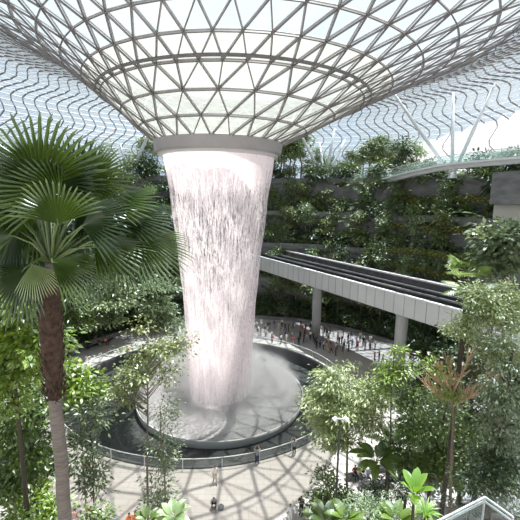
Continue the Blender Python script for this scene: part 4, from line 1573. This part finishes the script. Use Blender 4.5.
def make_figure(kind):
    J = pose(kind)
    body = skin_figure(J, EDG, 'body')
    J3 = {k: Vector(v[0]) for k, v in J.items()}
    region = []
    body.update()
    nrm = [v.normal.copy() for v in body.vertices]
    for f in body.polygons:
        c = f.center
        e = min(EDG, key=lambda e: seg_d(c, J3[e[0]], J3[e[1]]))
        k = e[1].rstrip('lr') if e[1][:2] in ('sh', 'el', 'wr', 'ha', 'hi', 'kn', 'an', 'to') else e[1]
        if e[1] in ('waist', 'chest', 'neck0') or e[1][:2] in ('sh', 'el'): region.append('shirt')
        elif e[1].startswith('hip') or e[1][:2] in ('kn', 'an'): region.append('trousers')
        elif e[1][:2] == 'to': region.append('shoe')
        elif e[1] in ('head', 'crown'):
            h = J3['head']
            region.append('hair' if (c.z > h.z + 0.055 or (c.y > h.y + 0.015 and c.z > h.z - 0.05)) else 'skin')
        else: region.append('skin')
    parts = {}
    for nm, off in (('shirt', 0.016), ('trousers', 0.014), ('hair', 0.02), ('shoe', 0.01)):
        fs = [f for f, r in zip(body.polygons, region) if r == nm]
        ids = sorted({v for f in fs for v in f.vertices})
        mp = {v: i for i, v in enumerate(ids)}
        V = [tuple(body.vertices[v].co + nrm[v] * off) for v in ids]
        n0 = len(V)
        V += [tuple(body.vertices[v].co + nrm[v] * off * 0.1) for v in ids]
        F = [[mp[v] for v in f.vertices] for f in fs]
        cnt = {}
        for f in F:
            for a, b in zip(f, f[1:] + f[:1]):
                cnt[frozenset((a, b))] = (a, b) if frozenset((a, b)) not in cnt else None
        F += [[b, a, a + n0, b + n0] for v in cnt.values() if v for a, b in [v]]
        parts[nm] = mesh_np({'shirt': 'top'}.get(nm, nm), V, F, M['hair'] if nm in ('hair', 'shoe') else M['cloth_white'], smooth=True)
    # face, ears and fingers joined on to the body surface
    q = MB()
    h = J3['head']; 
    q.blob(h + Vector((0, -0.088, 0.005)), (0.014, 0.018, 0.02), 6, 4)
    for s in (-1, 1):
        q.blob(h + Vector((0.073 * s, 0.005, 0.01)), (0.012, 0.02, 0.028), 6, 4)
    q.blob(h + Vector((0, -0.078, -0.03)), (0.022, 0.01, 0.006), 6, 4)
    nskin = len(q.F)
    q.mi = 1
    for s in (-1, 1):
        q.blob(h + Vector((0.03 * s, -0.08, 0.03)), (0.011, 0.007, 0.007), 6, 4)
    q.mi = 0
    for t, s in (('l', 1), ('r', -1)):
        w0, h0 = J3['wr' + t], J3['ha' + t]
        d = (h0 - w0).normalized()
        x = d.cross(Vector((1, 0, 0)) if abs(d.x) < 0.8 else Vector((0, 0, 1))).normalized()
        y = d.cross(x)
        for i in range(4):
            b0 = h0 + x * (0.018 * (i - 1.5))
            l = (0.055, 0.07, 0.066, 0.05)[i]
            q.tube([b0, b0 + d * (l * 0.6), b0 + d * l + y * -0.012 * s], [0.009, 0.0085, 0.006], 5)
        b0 = h0 - x * 0.03 - d * 0.02
        q.tube([b0, b0 - x * 0.02 + d * 0.025, b0 - x * 0.022 + d * 0.05], [0.011, 0.009, 0.007], 5)
    V = [tuple(v.co) for v in body.vertices]
    F = [list(f.vertices) for f in body.polygons]
    n0 = len(V)
    I = [0] * len(F) + q.I
    V += q.V; F += [[i + n0 for i in f] for f in q.F]
    parts['body'] = mesh_np('body', V, F, [M['skin'], M['hair']], I, smooth=True)
    return parts


FIG = {k: make_figure(k) for k in ('stand', 'walk', 'phone', 'raise', 'sit', 'crouch')}


def person(kind, loc, rz, top, bottom, label, group=None, s=1.0, dress=False, far=False):
    e = empty('person', loc, label, 'person', group, rz)
    e.scale = (s, s, s)
    e.scale = (s, s, s)
    P = FIG[kind]
    b = link('body', P['body'], e)
    for nm in ('shirt', 'trousers', 'hair', 'shoe'):
        o = link({'shirt': 'top', 'shoe': 'shoes'}.get(nm, nm), P[nm], e)
        if nm in ('shirt', 'trousers'):
            o.material_slots[0].link = 'OBJECT'
            o.material_slots[0].material = M['cloth_' + (top if nm == 'shirt' else bottom)]
    if dress:
        q = MB(); q.tube([Vector((0, 0, 1.0)), Vector((0, 0, 0.8)), Vector((0, 0, 0.5))], [0.15, 0.2, 0.27], 14, False)
        q.build('skirt', M['cloth_' + bottom], e, smooth=True)
    return e


# near plaza
def fl(px, py): return on_floor(px, py)


p = person('phone', fl(301, 515), -0.6, 'black', 'black', 'person in black looking down at a phone on the pale paving')
q = MB(); q.box((-0.035, -0.33, 1.24), (0.035, -0.32, 1.37)); ph = q.build('phone', M['dark_metal']); ph.matrix_world = p.matrix_world.copy()
ph.location = p.location; ph.rotation_euler = p.rotation_euler
tag(ph, 'small dark phone held by the person in black', 'phone')
person('stand', fl(290, 523), 0.4, 'white', 'white', 'person in a loose white top close to the person in black', s=0.98)
person('walk', fl(215, 483), 0.2, 'white', 'beige', 'person in white walking on the plaza just below the pool railing', dress=False)
person('crouch', fl(214, 506), 0.1, 'grey', 'black', 'dark-haired person crouching with a grey bag on the plaza')
bg_ = fl(218, 508)
e = empty('bag', bg_ + Vector((0.25, -0.1, 0)), 'rounded dark grey bag set down by the crouching person', 'bag')
q = MB(); q.blob((0, 0, 0.2), (0.26, 0.18, 0.21), 12, 8); q.build('bag_body', M['cloth_grey'], e, smooth=True)
q = MB(); q.tube([Vector((-0.12, 0, 0.36)), Vector((0, 0, 0.5)), Vector((0.12, 0, 0.36))], 0.015, 6); q.build('strap', M['cloth_black'], e)
person('raise', fl(257, 464), PI, 'grey', 'navy', 'person in grey with raised arms at the pool railing, nearest the middle')
person('raise', fl(294, 455), PI + 0.3, 'grey', 'black', 'lone person in grey and black at the railing near the spreading tree')
person('walk', fl(88, 476), 1.5, 'red', 'navy', 'person in a red top walking beside the left of the pool')
person('stand', fl(76, 529), 0.5, 'pink', 'white', 'person in pale pink at the bottom near the palm trunk')
person('walk', fl(92, 526), 0.0, 'maroon', 'black', 'person in a maroon top at the bottom between two others')
person('stand', fl(99, 527), 0.8, 'black', 'grey', 'person in black right of the maroon top at the bottom')
person('stand', fl(82, 531), -0.5, 'white', 'beige', 'person in a white top beside the palm trunk at the bottom')
person('walk', fl(130, 533), 0.5, 'orange', 'grey', 'person in an orange top at the bottom near the slender trunk')
person('walk', fl(136, 532), 0.7, 'orange', 'beige', 'second orange-topped person, closer to the slender trunk')

# benches by the centre-right trees
def bench(loc, rz, label, L0=2.2, group=None, back=False):
    e = empty('bench', loc, label, 'bench', group, rz)
    q = MB(); q.box((-L0 / 2, -0.25, 0.38), (L0 / 2, 0.25, 0.45)); q.build('seat', M['dark_metal'], e)
    for s in (-1, 1):
        q = MB(); q.box((s * L0 * 0.38 - 0.06, -0.2, 0), (s * L0 * 0.38 + 0.06, 0.2, 0.38)); q.build('leg', M['concrete'], e)
    return e


def seated(px, py, rz, top, bottom, label, bench_label, L0=1.8):
    f = fl(px, py)
    d = Vector((-math.sin(rz) * -1, -math.cos(rz), 0))
    bench(f, rz, bench_label, L0)
    return person('sit', f + Vector((0, 0, 0.0)), rz, top, bottom, label)


b1 = fl(358, 478)
bench(b1, 0.2, 'dark bench behind the lamp post with a maroon-topped sitter', 2.4)
person('sit', b1 + Vector((-0.3, 0, 0)), 0.2, 'maroon', 'black', 'person in a maroon top seated on the bench behind the lamp post')
person('sit', b1 + Vector((0.4, 0.05, 0)), 0.2, 'black', 'grey', 'person in black seated right of the maroon top')
bench(fl(376, 487), 0.1, 'long dark bench beneath the paddle-leaved plants', 3.2)
bench(fl(388, 470), 0.2, 'dark bench farther back near the thin straight trunk', 2.4)
person('stand', fl(381, 424), 1.2, 'grey', 'navy', 'person in grey glimpsed through the spreading tree')
person('stand', fl(392, 436), 2.2, 'white', 'blue', 'person in a white top behind the thin straight trunk')
person('walk', fl(399, 440), 2.0, 'red', 'black', 'person in a red top behind the thin straight trunk')

# lamp post
f = gnd(341, 21.5)
e = empty('lamp_post', f, 'slim dark lamp post with two small white lamp heads beside the spreading tree', 'lamp')
top = at(342, 419, f.y).z
q = MB(); q.tube([Vector((0, 0, 0)), Vector((0, 0, top))], [0.09, 0.05], 10); q.build('pole', M['dark_metal'], e, smooth=True)
q = MB(); q.tube([Vector((0, 0, 0)), Vector((0, 0, 0.15))], [0.2, 0.16], 12); q.build('base', M['dark_metal'], e)
for s in (-1, 1):
    q = MB(); q.tube([Vector((0, 0, 0)), Vector((0.3 * s, -0.1, 0.12))], 0.04, 6); q.tube([Vector((0.22 * s, -0.1, 0.16)), Vector((0.42 * s, -0.16, 0.0))], [0.13, 0.16], 10)
    q.build('lamp_head', M['white_steel'], e, loc=(0, 0, top))

# white angular frame in the bottom right
fb = at(470, 515, 15.0); fb.z = 8.5
e = empty('canopy_frame', fb, 'white angular metal and glass canopy edge in the bottom right corner', 'canopy')
PTS = [at(436, 522, 14.6), at(485, 497, 15.6), at(513, 517, 14.6)]
for k, o_ in enumerate((0.0, -0.22)):
    for a, b_ in ((0, 1), (1, 2)):
        q = MB(); q.bar(PTS[a] - fb + Vector((0, 0, o_)), PTS[b_] - fb + Vector((0, 0, o_)), 0.07, 0.07); q.build('rail', M['white_steel'], e)
q = MB()
q.face([PTS[0] - fb, PTS[1] - fb, PTS[2] - fb]); q.face([PTS[2] - fb, PTS[1] - fb, PTS[1] - fb + Vector((2.5, -0.2, 0)), PTS[2] - fb + Vector((2.5, -0.2, 0))])
q.build('glass', M['rail_glass'], e)
for p_ in PTS:
    q = MB(); r_ = p_ - fb; q.bar(Vector((r_.x, r_.y, 0)), r_, 0.07, 0.07, (0, 1, 0)); q.build('post', M['white_steel'], e)
# service path behind
q = MB(); q.box((0, 0, 0), (7, 3, 0.12)); o = structure(q.build('path', M['concrete_light'], loc=on_floor(425, 500, 0.0)))

# left benches and sitters
KB = [((75, 352), 'curved dark bench at the left, seating two people', 6.0), ((100, 345.5), 'dark bench below the pale sunlit tree', 5.0), ((60, 362), 'dark bench nearest the palm trunk across the pool', 4.5)]
for (px, py), lab, L0 in KB:
    f = fl(px, py)
    bench(f, math.atan2(f.y - TY, f.x - TX) - PI / 2, lab, L0)
for px, py, t_, b_, lab in ((72, 355, 'white', 'grey', 'person in a white top seated at the near end of the left benches'), (77, 352.5, 'grey', 'navy', 'person in grey seated beside the white top on the left bench'),
                            (86, 349, 'black', 'black', 'person in black seated below the pale sunlit tree'), (99, 346, 'black', 'grey', 'dark-topped person seated at the middle of the far bench'),
                            (106, 344.5, 'orange', 'black', 'person in orange seated at the far end of the benches')):
    f = fl(px, py)
    person('sit', f, math.atan2(f.y - TY, f.x - TX) - PI / 2, t_, b_, lab)
person('stand', fl(127.5, 357), 0.6, 'orange', 'grey', 'person in an orange top standing by the far left pool edge')
person('stand', fl(160, 346), 0.3, 'white', 'beige', 'person in white standing behind the pool near the falls')
person('walk', fl(171, 349), 0.3, 'grey', 'black', 'person in grey and black standing left of the falls')
person('stand', fl(99, 373), 0.3, 'beige', 'grey', 'small figure by the pool edge opposite the benches', s=0.75)
# standing display posts left of the falls
e = empty('display_stand', fl(169, 349) + Vector((0.9, 0.8, 0)), 'slim dark display stand left of the falls behind the pool', 'stand')
q = MB(); q.box((-0.35, -0.1, 0.1), (0.35, 0.1, 2.2)); q.build('panel', M['dark_metal'], e)
q = MB(); q.box((-0.45, -0.25, 0), (0.45, 0.25, 0.1)); q.build('base', M['concrete'], e)

# crowd on the far plaza
random.seed(21)
ZONES = [((250, 316, 334, 346), 26, 'in the crowd along the pool rail'),
         ((312, 330, 336, 350), 12, 'near the first bridge pillar'),
         ((326, 352, 338, 356), 18, 'in the dense crowd past the first pillar'),
         ((255, 372, 326, 334), 24, 'at the far edge of the plaza'),
         ((356, 392, 336, 350), 10, 'walking between the two bridge pillars'),
         ((406, 432, 350, 378), 7, 'on paving right of the second pillar'),
         ((374, 396, 360, 376), 10, 'close before the second pillar')]
TOPS = ['white', 'white', 'white', 'white', 'black', 'black', 'black', 'grey', 'grey', 'navy', 'navy', 'maroon', 'blue', 'beige', 'red']
BOT = ['black', 'black', 'navy', 'grey', 'beige']
placed = []


def in_pool(p, m=1.06):
    return ((p.x - PX) / (PA * m)) ** 2 + ((p.y - PY) / (PB * m)) ** 2 < 1


for (x0, x1, y0, y1), n_, txt in ZONES:
    k = tries = 0
    while k < n_ and tries < 4000:
        tries += 1
        f = fl(random.uniform(x0, x1), random.uniform(y0, y1))
        if in_pool(f, 1.05) or (f.xy - Vector((TX, TY))).length > 26.6: continue
        if any((f - g).length < 0.75 for g in placed): continue
        if any((f.xy - bp(t, off, 0).xy).length < 1.3 for t, off in ((0.35, 2.6), (0.768, 2.2))): continue
        placed.append(f)
        a, b_ = random.choice(TOPS), random.choice(BOT)
        lab = f'person in a {a} top and {b_} trousers {txt}'
        person(random.choice(('stand', 'stand', 'walk', 'raise', 'phone')), f, random.uniform(0, 6.28), a, b_, lab, lab, random.uniform(0.9, 1.05))
        k += 1
